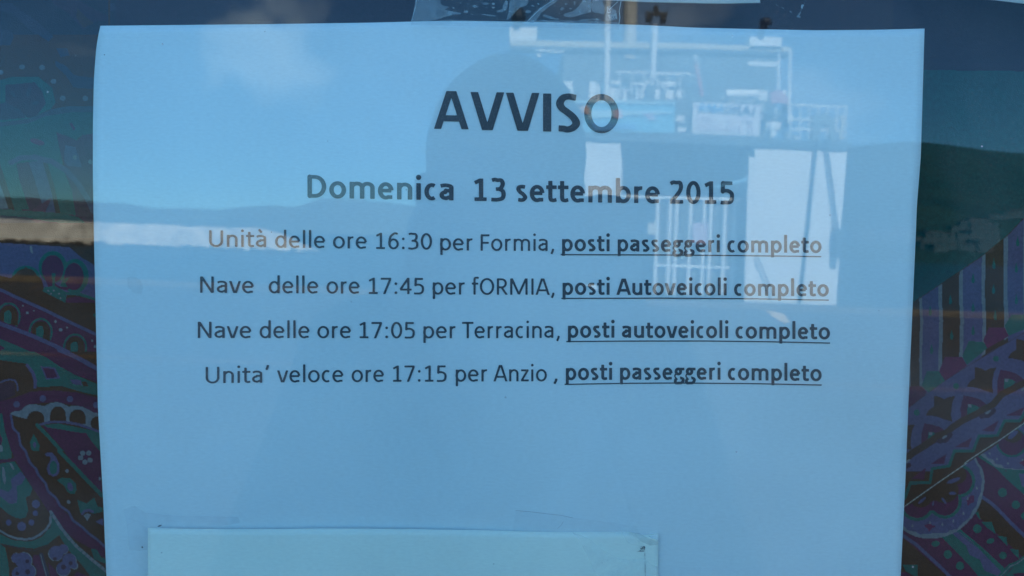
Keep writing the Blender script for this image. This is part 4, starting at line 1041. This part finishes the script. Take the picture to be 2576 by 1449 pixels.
M_HILL = mat('macchia_hillside', (0.020, 0.030, 0.016), .95, .1, noise=.45, nscale=.035)
M_HILL2 = mat('far_hillside', (0.090, 0.115, 0.100), .95, .1, noise=.35, nscale=.01)  # paler than the near hill: distance haze put into the base colour
hill('hill', [(2000,386),(2141,369),(2200,362),(2265,357),(2330,358),(2400,366),(2480,377),(2576,386),(2700,388),(2900,375),(3200,390),(3700,430),(4200,520)], 620, 330, M_HILL, rough=.0015)
hill('far_hill', [(-900,560),(-500,500),(-200,486),(100,500),(240,507),(300,511),(390,524),(440,522),(520,527),(600,522),(680,516),(740,520),(780,508),(830,498),(900,502),(960,508),(1043,517),(1150,505),(1300,520),(1500,520),(1700,540),(1900,570),(2050,600)], 1500, 500, M_HILL2, rough=.02)

def house_proto():
    r_ = empty('hillside_house', (0, 0, 0), 'x', 'house', 'pale houses on the hillside across the harbour')
    MB().box((-5, -4, 0), (5, 4, 6.4)).build('wall', mat('lime_wash', (0.09, 0.105, 0.105), .9, noise=.15, nscale=.4), r_)
    MB().box((-5.3, -4.3, 6.4), (5.3, 4.3, 6.8)).build('roof', mat('flat_roof', (0.12, 0.10, 0.09), .9), r_)
    for x in (-3, 0, 3):
        for z in (1.2, 4.2): MB().box((x - .5, 3.9, z), (x + .5, 4.06, z + 1.4)).build('window', mat('dark_opening', (0.03, 0.035, 0.04), .3), r_)
    return r_
spots = [(2318,598,0),(2340,596,0),(2362,604,0),(2325,622,0),(2352,628,0),(2376,618,0),(2390,588,1),(2408,572,1),(2430,566,1),(2452,564,1),(2474,572,1),(2400,606,1),(2424,600,1),(2446,596,1),(2470,600,1),(2484,588,1),(2436,626,1),(2462,622,1),(2508,544,2),(2530,540,2),(2552,544,2),(2160,592,3),(2186,600,3),(2214,588,3),(2238,600,3),(2262,592,3),(2285,610,3)]
where = ['in the cluster just right of the paper edge', 'in the broad middle cluster above the striped cloth', 'in the small top cluster at the right border', 'in the row showing through the paper beside the ferry']
hp = house_proto()
def find_z(o, x, y):
    h = o.ray_cast(Vector((x, y, 500)), Vector((0, 0, -1))); return h[1].z if h[0] else None
bpy.context.view_layer.update()
hillo = bpy.data.objects['hill']
for i, (px, py, wh) in enumerate(spots):
    Y = 560
    # walk along the mirrored sight line until it meets the slope
    p = None
    for Yk in range(300, 900, 4):
        q = mir(px, py + 8, Yk); z = find_z(hillo, q.x, q.y)
        if z is not None and z >= q.z: p = Vector((q.x, q.y, z)); break
    if p is None: p = mir(px, py + 8, Y)
    if i == 0: o = hp; ch = None
    else:
        o = hp.copy(); COL.objects.link(o)
        for c_ in hp.children: d = c_.copy(); COL.objects.link(d); d.parent = o
    o.location = (p.x, p.y, p.z - 1.5); o.rotation_euler = (0, 0, random.uniform(-.4, .4)); s = random.uniform(.5, .8); o.scale = (s * random.uniform(.8, 1.4), s, s * random.uniform(.7, 1.1))
    o['label'] = 'small pale flat roofed house ' + where[wh]; o['group'] = 'pale houses ' + where[wh]

# ------------------------------------------------------------------ the ferry, seen from astern
FY = 24.2
M_WHITE = mat('ship_white', (0.90, 0.87, 0.83), .45, .4, noise=.05, nscale=2)
M_CREAMW = mat('ship_cream', (0.62, 0.55, 0.42), .5)
M_DECK = mat('ship_deck_grey', (0.10, 0.14, 0.17), .7)
M_DARK = mat('car_deck_dark', (0.022, 0.03, 0.035), .8)
M_HULL = mat('hull_blue', (0.03, 0.08, 0.16), .4)
M_BLACK = mat('black_fitting', (0.012, 0.014, 0.014), .5)
M_CYAN = mat('banner_cyan', (0.17, 0.52, 0.74), .6)
M_BANW = mat('banner_white', (0.80, 0.76, 0.78), .6)
M_ORANGE = mat('buoy_orange', (0.72, 0.42, 0.26), .6)
c0 = mir(1760, 700, FY)
ferry = empty('ferry', (c0.x, -FY, -1.3), 'white car ferry moored stern to the quay, its open ramp facing the window', 'ferry')
def fp(px, py, Y=FY): return mir(px, py, Y)
def frect(name, x0, y0, x1, y1, m_, dep=.3, Y=FY, parent=None):
    my, mx = (y0 + y1) / 2, (x0 + x1) / 2
    a = fp(x0, my, Y).x; b = fp(x1, my, Y).x; z1 = fp(mx, y0, Y).z; z0 = fp(mx, y1, Y).z
    return MB().box((a, -Y, z0), (b, -Y - dep, z1)).build(name, m_, parent or ferry)
def fquad(mb, pts, dep, Y=FY): mb.prism([tuple(fp(x, y, Y)) for x, y in pts][::-1], -dep)
xl = fp(1400, 600).x; xr = fp(2133, 420).x
zdeck = fp(1760, 358).z
# stern posts, car deck and hull
q = MB(); fquad(q, [(1456,357),(1560,360),(1566,420),(1562,560),(1545,600),(1540,760),(1450,757)], .7); q.build('stern_post', M_WHITE, ferry)
q = MB(); fquad(q, [(1899,373),(2131,382),(2122,500),(2113,585),(2112,640),(2104,768),(1884,760),(1892,600)], .7); q.build('stern_post', M_WHITE, ferry)
MB().box((xl, -FY - .7, -1.2), (xl + .25, -FY - 26, zdeck - .3)).box((xr - .25, -FY - .7, -1.2), (xr, -FY - 26, zdeck - .3)).box((xl + .25, -FY - 14, -.3), (xr - .25, -FY - 14.3, zdeck - .3)).build('car_deck_wall', M_DARK, ferry)
MB().box((xl, -FY - .2, -.5), (xr, -FY - 26, -.25)).build('car_deck_floor', M_DARK, ferry)
MB().box((xl - .1, -FY - .25, -2.2), (xr + .1, -FY - 38, -.52)).build('hull', M_HULL, ferry)
MB().box((xl - .05, -FY + .06, fp(1760, 363).z), (xr + .05, -FY - 38, fp(1760, 343).z)).build('upper_deck', M_DECK, ferry)
q = MB(); fquad(q, [(1884,395),(1897,395),(1886,760),(1872,760)], .12, FY - .05); q.build('ramp_guide', M_WHITE, ferry)
# folding gate in the opening
for x in (1652,1684,1700,1735,1770,1787,1822,1846):
    t = MB().tube([fp(x + 3, 500, FY + .9), fp(x - 6, 742, FY + .9)], .055, 6).build('gate_bar', M_WHITE, ferry)
g = MB().tube([fp(1560,495, FY + .9), fp(1862,503, FY + .9)], .05, 6).tube([fp(1645,668, FY + .9), fp(1862,676, FY + .9)], .04, 6).build('gate_rail', M_WHITE, ferry)
for k in range(26):
    x = 1650 + k * 8.2
    if k == 0: gm = MB()
    gm.tube([fp(x + 3, 505, FY + 1.0), fp(x - 5, 735, FY + 1.0)], .012, 4)
gm.build('gate_mesh', M_CREAMW, ferry)
frect('notice_plate', 1742, 560, 1780, 612, mat('pale_pink_plate', (.62, .45, .52), .6), .05, FY + .7)
frect('locker', 1630, 560, 1650, 590, M_CREAMW, .3, FY + .8)
# ramp, chains and painted corner
q = MB(); fquad(q, [(1560,752),(1884,762),(1884,774),(1560,764)], .3, FY - .1); q.build('ramp_hinge', M_DECK, ferry)
q = MB()
for a, b, r_ in (((2056,350),(2014,762),.034), ((2078,350),(2110,600),.036), ((1903,640),(1945,745),.022)): q.tube([fp(*a, FY - .12), fp(*b, FY - .12)], r_, 6)
q.build('ramp_chain', M_BLACK, ferry)
q = MB(); fquad(q, [(2102,575),(2122,580),(2118,650),(2104,645)], .3, FY - .3); q.build('fender', M_BLACK, ferry)
def on_quay(px, py):
    d = ray(px, py); t = CAM_Z / -d.z; p = CAM + d * t; return (p.x, -(p.y), .006)
me = bpy.data.meshes.new('painted_mark'); me.from_pydata([on_quay(*p) for p in ((1925,779),(1950,786),(1962,787),(1968,791),(1974,791),(1987,812),(1967,812),(1944,797))], [], [(0,1,2,3,4,5,6,7)])
tag(link('painted_mark', me, mat('mooring_yellow_paint', (0.72, 0.45, 0.18), .8)), kind='structure')
# gantry beam, boxes on it, legs
q = MB(); fquad(q, [(1283,100),(1420,103),(1700,108),(1990,118),(1992,130),(1700,122),(1420,118),(1283,115)], .5); q.build('gantry_beam', M_CREAMW, ferry)
q = MB(); fquad(q, [(1283,116),(1420,119),(1700,123),(1990,131),(1990,139),(1700,131),(1420,127),(1283,124)], .45); q.build('gantry_beam', M_DECK, ferry)
frect('light_box', 1282, 68, 1350, 102, M_WHITE, .5)
frect('light_box', 1886, 93, 1966, 128, M_WHITE, .5)
frect('light_box', 1882, 155, 1958, 166, M_WHITE, .3)
q = MB().ball(fp(1305,42), (.2,.2,.26), 10, 8).tube([fp(1298,66), fp(1306,40)], .12, 8); q.build('searchlight', M_BLACK, ferry)
q = MB().ball(fp(1926,56), (.17,.17,.13), 10, 8).tube([fp(1912,92), fp(1924,58)], .09, 8); q.build('searchlight', M_BLACK, ferry)
for x, yb, y0 in ((1960,262,138),(1988,310,128)): MB().tube([fp(x, y0), fp(x - 4, yb)], .045, 6).build('gantry_leg', M_WHITE, ferry)
q = MB().tube([fp(1348,126), fp(1420,132)], .03, 5).ball(fp(1356,142), .07, 8, 6); q.build('deck_lamp', M_WHITE, ferry)
# bridge deck house, set back; its dark grey stands in for shade under a roof
a = fp(1415, 190, FY + 7); b = fp(1952, 190, FY + 7)
MB().box((a.x, -FY - 7, zdeck + .05), (b.x, -FY - 17, fp(1700, 137, FY + 7).z)).build('deck_house', mat('house_shade_grey', (0.16, 0.19, 0.20), .7), ferry)
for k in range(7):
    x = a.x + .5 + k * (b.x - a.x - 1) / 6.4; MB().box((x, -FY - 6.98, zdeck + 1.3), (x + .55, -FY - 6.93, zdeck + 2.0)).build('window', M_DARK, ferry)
# masts
MB().tube([fp(1526,252), fp(1529,-60)], .085, 8).build('mast', M_WHITE, ferry)
MB().tube([fp(1583,150, FY + 2), fp(1587,-90, FY + 2)], .21, 10).build('funnel_mast', mat('mast_beige', (0.62, 0.55, 0.45), .6), ferry)
m3 = MB().tube([fp(1641,196, FY - .1), fp(1648,64, FY - .1)], .085, 8)
for x, y in ((1612,232),(1672,226),(1642,215)): m3.tube([fp(1641,190, FY - .1), fp(x, y, FY - .1)], .04, 6)
m3 = m3.build('radar_mast', M_WHITE, ferry)
q = MB().box(tuple(fp(1624,38,FY-.1) + Vector((0,.06,0))), tuple(fp(1680,32,FY-.1) + Vector((0,-.1,0)))).ball(fp(1632,48,FY-.1), .1, 8, 6).ball(fp(1668,50,FY-.1), .1, 8, 6).tube([fp(1638,64,FY-.1), fp(1636,38,FY-.1)], .02, 5).tube([fp(1660,64,FY-.1), fp(1664,38,FY-.1)], .02, 5).tube([fp(1650,30,FY-.1), fp(1651,14,FY-.1)], .07, 6)
q.build('lamp_cluster', mat('mast_fitting', (0.09, 0.07, 0.04), .5), ferry)
MB().tube([fp(1748,135), fp(1768,242)], .03, 5).build('flag_staff', M_WHITE, ferry)
q = MB(); fquad(q, [(1752,150),(1757,178),(1764,205),(1771,244),(1762,240),(1755,200),(1748,170)], .04, FY - .1); q.build('flag', mat('flag_red', (.55, .18, .16), .8), ferry)
# rail line and white gear along the deck edge
q = MB()
for y0, y1, x0, x1 in ((181,184,1548,1740),(252,255,1480,1700),(237,240,1820,1985),(264,272,1985,2130),(300,306,1985,2128),(325,332,1990,2120)):
    q.tube([fp(x0, y0), fp(x1, y0 + (x1 - x0) * .035)], .034, 5)
for x in range(1990, 2130, 23): q.tube([fp(x, 270), fp(x - 2, 350)], .022, 5)
for x in range(1560, 1740, 30): q.tube([fp(x, 183), fp(x - 2, 252)], .02, 5)
for x in range(1820, 1985, 33): q.tube([fp(x, 238), fp(x - 2, 300)], .02, 5)
q.build('railing', M_WHITE, ferry)
def gear(x0, y0, x1, y1, name='deck_locker', m_=M_WHITE, Y=FY + .3):
    frect(name, x0, y0, x1, y1, m_, .35, Y)
for a_ in ((1482,205,1500,248),(1503,212,1524,252),(1536,203,1556,250),(1566,215,1584,230),(1566,232,1580,250),(1596,208,1640,226),(1600,230,1634,250),(1650,212,1660,250),(1668,205,1698,222),(1674,226,1694,250),(1703,222,1716,246),(1420,205,1440,235)): gear(*a_)
def raft(x0, y0, x1, y1):
    a_ = fp(x0, (y0 + y1) / 2, FY - .1); b_ = fp(x1, (y0 + y1) / 2, FY - .1); r_ = (fp(x0, y0, FY).z - fp(x0, y1, FY).z) / 2
    MB().tube([a_, a_ + (b_ - a_) * .08, b_ - (b_ - a_) * .08, b_], r_, 12).build('life_raft', M_WHITE, ferry)
raft(1826, 226, 1905, 252); raft(1832, 246, 1900, 258)
for a_ in ((1908,228,1930,252),(1918,276,1972,292),(1928,296,1976,326),(1701,290,1720,306),(1705,322,1733,332),(1940,330,1952,344),(1982,290,1998,305),(2030,322,2078,326)): gear(*a_)
q = MB(); fquad(q, [(1938,232),(1960,226),(1978,240),(1984,262),(1962,258),(1940,262)], .1, FY - .1); q.build('life_ring', mat('faded_red', (.55, .25, .28), .6), ferry)
for a_ in ((1965,228,1990,250,M_WHITE),(1975,262,1992,280,M_BLACK),(1978,300,1990,318,M_BLACK),(2000,340,2010,352,M_WHITE),(1980,330,1988,352,M_WHITE)): frect('winch', *a_[:4], a_[4], .3, FY + .1)
# davit
q = MB(); fquad(q, [(2046,292),(2080,284),(2098,300),(2112,378),(2096,378),(2084,312),(2064,312),(2060,378),(2044,378)], .3, FY - .05); q.build('davit', mat('davit_grey', (0.22, 0.26, 0.27), .6), ferry)
q = MB(); fquad(q, [(2112,290),(2124,288),(2120,352),(2112,350),(2118,310)], .15, FY - .1); q.build('stern_lamp', M_CREAMW, ferry)
# banners
def banner(x0, y0, x1, y1, slope, m_, name='banner'):
    q = MB(); fquad(q, [(x0, y0), (x1, y0 + slope), (x1 - 3, y1 + slope), (x0 - 4, y1)], .03, FY - .12); return q.build(name, m_, ferry)
bl = banner(1470, 253, 1698, 330, 4, M_CYAN); 
pt = MB()
for pts, mi in (([(1440,252),(1700,256),(1700,262),(1440,258)], 0), ([(1480,275),(1690,280),(1690,286),(1560,292),(1480,300)], 0)): fquad(pt, pts, .01, FY - .15)
pt.build('banner_stripe', mat('banner_pale', (.45, .72, .85), .6), bl)
for pts, c_ in (([(1458,268),(1480,264),(1484,288),(1466,284)], M_ORANGE), ([(1544,278),(1562,272),(1566,296),(1548,298)], mat('banner_pink', (.75, .52, .55), .6)), ([(1618,285),(1640,284),(1652,300),(1634,302)], mat('banner_lilac', (.55, .55, .8), .6)), ([(1480,308),(1600,312),(1600,324),(1500,328)], mat('banner_blue', (.12, .38, .72), .6))):
    q = MB(); fquad(q, pts, .01, FY - .155); q.build('banner_patch', c_, bl)
bw = banner(1744, 257, 1914, 335, 7, M_BANW)
def ship_text(text, x0, x1, ytop, ybot, m_, slope, parent, Y, bold=True):
    """reads correctly for someone on the quay; the glass shows it reversed"""
    V, Fc = word_mesh(text, bold, 26)
    lo = min(v[0] for v in V); hi = max(v[0] for v in V); out_ = []
    for v in V:
        s = (v[0] - lo) / (hi - lo); px = x0 + (x1 - x0) * s; py = ybot - (ybot - ytop) * v[1] / CAP + slope * (px - 1744) / 170
        out_.append(tuple(fp(px, py, Y)))
    me = bpy.data.meshes.new('banner_lettering'); me.from_pydata(out_, [], Fc); return link('banner_lettering', me, m_, parent)
ADV_B['L'] = 430; ADV_B['Z'] = 480; ADV_B['M'] = 870; ADV_B['R'] = 560
ship_text('LAZIO', 1900, 1822, 262, 281, mat('lettering_navy', (.01, .04, .13), .6), 7, bw, FY - .17)
ship_text('MAR', 1818, 1757, 260, 279, mat('lettering_cyan', (.0, .27, .62), .6), 7, bw, FY - .17)
q = MB()
for row, (ya, yb) in enumerate(((292,302),(308,326))):
    x = 1754
    while x < 1895:
        w_ = random.uniform(3, 7); sl = 7 * (x - 1744) / 170
        if random.random() < .8: fquad(q, [(x, ya + sl), (x + w_, ya + sl), (x + w_, yb + sl), (x, yb + sl)], .005, FY - .155)
        x += w_ + random.uniform(3, 8)
q.build('banner_print', mat('faded_print', (.72, .60, .66), .6), bw)
# ------------------------------------------------------------------ the photographer, standing just outside the window
def capsule(mb, a, b, ra, rb, n=14):
    a, b = Vector(a), Vector(b)
    mb.ball(a, ra, n, 8); mb.ball(b, rb, n, 8); mb.tube([a, b], ra, n, r2=rb)
def chain(mb, pts, n=14):
    for (a, ra), (b, rb) in zip(pts[:-1], pts[1:]): capsule(mb, a, b, ra, rb, n)
def fused(name, mb, m_, parent, vox, smooth_it=4):
    o = mb.build(name, m_, parent, smooth=True)
    r_ = o.modifiers.new('fuse', 'REMESH'); r_.mode = 'VOXEL'; r_.voxel_size = vox; r_.use_smooth_shade = True
    s = o.modifiers.new('soften', 'SMOOTH'); s.factor = .5; s.iterations = smooth_it
    return o
hx, hy = -0.012, -0.625
person = empty('person', (hx, hy, 0), 'photographer in dark clothes holding a phone up with both hands, mirrored in the glass', 'person')
Z = CAM_Z
M_SKIN = mat('skin', (0.30, 0.17, 0.11), .55, .3, noise=.06, nscale=40)
M_HAIR = mat('dark_hair', (0.02, 0.015, 0.012), .6, noise=.3, nscale=150, bump=.5, bscale=300)
M_SHIRT = mat('navy_shirt', (0.015, 0.02, 0.035), .9, .2, bump=.3, bscale=500)
M_TROU = mat('dark_trousers', (0.03, 0.03, 0.035), .9, .2, bump=.3, bscale=500)
M_SHOE = mat('brown_shoe', (0.05, 0.03, 0.02), .5)
b = MB()
# head: cranium, face, jaw, nose, ears, neck
b.ball((hx, hy, Z + .092), (.074, .092, .092), 20, 14); b.ball((hx, hy + .022, Z + .045), (.064, .072, .080), 18, 12)
b.ball((hx, hy + .040, Z - .005), (.046, .048, .040), 14, 10)
b.ball((hx, hy + .085, Z + .075), (.045, .020, .016), 12, 8)
capsule(b, (hx, hy + .090, Z + .072), (hx, hy + .112, Z + .036), .009, .014, 10)
b.ball((hx - .012, hy + .100, Z + .032), .009, 8, 6); b.ball((hx + .012, hy + .100, Z + .032), .009, 8, 6)
b.ball((hx, hy + .088, Z + .004), (.024, .012, .006), 10, 6); b.ball((hx, hy + .087, Z - .006), (.021, .012, .007), 10, 6)
for s in (-1, 1):
    b.ball((hx + s * .076, hy - .005, Z + .050), (.009, .018, .030), 10, 8, rot=Matrix.Rotation(s * -.35, 3, 'Z')); b.ball((hx + s * .073, hy + .002, Z + .035), (.012, .012, .014), 8, 6)
chain(b, [((hx, hy + .005, Z - .01), .056), ((hx, hy - .012, Z - .09), .060)])
# trunk and legs under the clothes
SH = .150
HX = {-1: -.066, 1: .080}
chain(b, [((hx, hy - .01, Z - .14), .10), ((hx, hy, Z - .35), .13), ((hx, hy, Z - .58), .12)])
for s in (-1, 1):
    sh = (hx + s * SH, hy - .005, Z - .135); el = (hx + s * .232, hy + .085, Z - .375); wr = (HX[s] + s * .016, hy + .225, Z - .095)
    chain(b, [((hx + s * .07, hy, Z - .11), .05), (sh, .05), (el, .040)]); chain(b, [(el, .042), ((hx + s * .18, hy + .15, Z - .25), .043), (wr, .027)])
    hip = (hx + s * .095, hy, Z - .66); kn = (hx + s * .11, hy + .01, .48); an = (hx + s * .12, hy - .03, .09)
    chain(b, [(hip, .085), (kn, .055), (an, .038)]); chain(b, [(an, .038), ((hx + s * .125, hy + .09, .04), .03)])
    # palm beside the phone, fingers round its far face, thumb on the screen side
    pl = Vector((HX[s] + s * .006, -.372, Z - .040)); kn_ = Vector((HX[s] - s * .002, -.354, Z + .0))
    chain(b, [(wr, .026), ((HX[s] + s * .012, -.386, Z - .066), .022), (tuple(pl), .019), (tuple(kn_), .016)])
    b.ball(tuple(pl + Vector((0, .010, .022))), (.014, .024, .042), 12, 8, rot=Matrix.Rotation(s * .3, 3, 'Z'))
    for k, (dz, ln_, rr_) in enumerate(((.034 - (.013 if s > 0 else 0), .060, .0088), (.012, .066, .0090), (-.010, .060, .0086), (-.030, .048, .0076))):
        k0 = Vector((HX[s] + s * .002, -.350, Z + dz - .004)); k1 = Vector((HX[s], -.327, Z + dz + .004)); k2 = Vector((HX[s] - s * ln_ * .30, -.3185, Z + dz + .006)); k3 = Vector((HX[s] - s * ln_ * .55, -.3215, Z + dz + .004))
        chain(b, [(tuple(k0), rr_ * 1.15), (tuple(k1), rr_), (tuple(k2), rr_ * .92), (tuple(k3), rr_ * .78)], 10)
    chain(b, [((HX[s] + s * .006, -.378, Z - .036), .014), ((HX[s] - s * .010, -.365, Z - .022), .0115), ((HX[s] - s * .030, -.352, Z - .004), .0100), ((HX[s] - s * .044, -.349, Z + .010), .0085)], 10)
fused('body', b, M_SKIN, person, .0035, 3)
for s in (-1, 1):
    e = MB().ball((hx + s * .031, hy + .079, Z + .062), (.012, .012, .010), 12, 8).build('eye', mat('eye_white', (.6, .58, .55), .2), person, True)
    MB().ball((hx + s * .031, hy + .0885, Z + .062), (.005, .004, .005), 10, 6).build('iris', mat('brown_iris', (.03, .015, .01), .2), e, True)
    MB().ball((hx + s * .032, hy + .092, Z + .082), (.018, .006, .004), 10, 6).build('eyebrow', M_HAIR, person, True)
h = MB()
h.ball((hx, hy - .012, Z + .088), (.087, .099, .106), 22, 14)
h.ball((hx, hy - .045, Z + .060), (.080, .068, .085), 18, 12)
for k in range(130):
    t_ = random.uniform(0, 2 * math.pi); u_ = random.uniform(.05, 1.35)
    d = Vector((math.sin(u_) * math.cos(t_), math.sin(u_) * math.sin(t_), math.cos(u_)))
    if d.y > .3 and d.z < .62: continue
    p = Vector((hx, hy - .014, Z + .088)) + Vector((d.x * .077, d.y * .093, d.z * .098)); h.ball(p, random.uniform(.006, .012), 7, 5)
for s in (-1, 1): capsule(h, (hx + s * .073, hy + .01, Z + .09), (hx + s * .071, hy + .012, Z + .050), .011, .007, 8)
fused('hair', h, M_HAIR, person, .004, 3)
c = MB()
chain(c, [((hx, hy - .012, Z - .105), .070), ((hx, hy - .01, Z - .15), .112), ((hx, hy, Z - .32), .148), ((hx, hy, Z - .52), .142), ((hx, hy, Z - .66), .146)], 18)
for s in (-1, 1):
    sh = (hx + s * (SH + .005), hy - .005, Z - .132); el = (hx + s * .234, hy + .083, Z - .378); wr = (HX[s] + s * .022, hy + .212, Z - .118)
    chain(c, [((hx + s * .045, hy - .01, Z - .088), .055), (sh, .060), (el, .052)]); chain(c, [((hx + s * .09, hy, Z - .17), .09), ((hx + s * .10, hy, Z - .40), .085), ((hx + s * .08, hy, Z - .66), .10)]); chain(c, [(el, .054), ((hx + s * .185, hy + .145, Z - .26), .050), (wr, .036)])
fused('shirt', c, M_SHIRT, person, .006, 5)
c = MB()
for s in (-1, 1): chain(c, [((hx + s * .07, hy, Z - .68), .112), ((hx + s * .10, hy, Z - .80), .102), ((hx + s * .112, hy + .012, .48), .078), ((hx + s * .122, hy - .03, .10), .062)], 16)
fused('trousers', c, M_TROU, person, .007, 4)
for s in (-1, 1):
    c = MB(); c.ball((hx + s * .125, hy - .045, .045), (.042, .06, .045), 12, 8); c.ball((hx + s * .128, hy + .03, .038), (.046, .09, .038), 14, 8); c.ball((hx + s * .13, hy + .10, .033), (.046, .055, .032), 14, 8)
    fused('shoe', c, M_SHOE, person, .006, 3)
# phone held level with the lens
ph = empty('phone', CAM + Vector((0, -.012, -.004)), 'dark phone held sideways by the photographer, mirrored in the glass', 'phone')
def ph_pt(x, y, z): return CAM + RIGHT * x + UP * y - FWD * z
def ph_box(x0, x1, y0, y1, z0, z1):
    return MB().add([ph_pt(x, y, z) for z in (z0, z1) for x, y in ((x0, y0), (x1, y0), (x1, y1), (x0, y1))], [(0,3,2,1),(4,5,6,7),(0,1,5,4),(1,2,6,5),(2,3,7,6),(3,0,4,7)])
o = ph_box(-.056, .070, -.034, .030, .0035, .0115).build('body', mat('phone_shell', (.02, .02, .022), .35), ph)
bv = o.modifiers.new('round', 'BEVEL'); bv.width = .0025; bv.segments = 3
ph_box(-.052, .066, -.031, .027, .01152, .0117).build('screen', mat('phone_screen', (.01, .01, .012), .08), ph)
ring = MB()
n = 20; vs = [ph_pt(r_ * math.cos(2*math.pi*k/n), r_ * math.sin(2*math.pi*k/n), z) for r_, z in ((.0065, .0034), (.0052, .0020), (.0042, .0020), (.0042, .0034)) for k in range(n)]
fs = [(j*n+k, j*n+(k+1)%n, (j+1)*n+(k+1)%n, (j+1)*n+k) for j in range(3) for k in range(n)]
ring.add(vs, fs).build('lens_ring', mat('lens_ring', (.08, .08, .085), .3, .5, .8), ph)
ph_box(.012, .020, -.003, .003, .0028, .0034).build('flash', mat('flash_plastic', (.5, .48, .4), .4), ph)
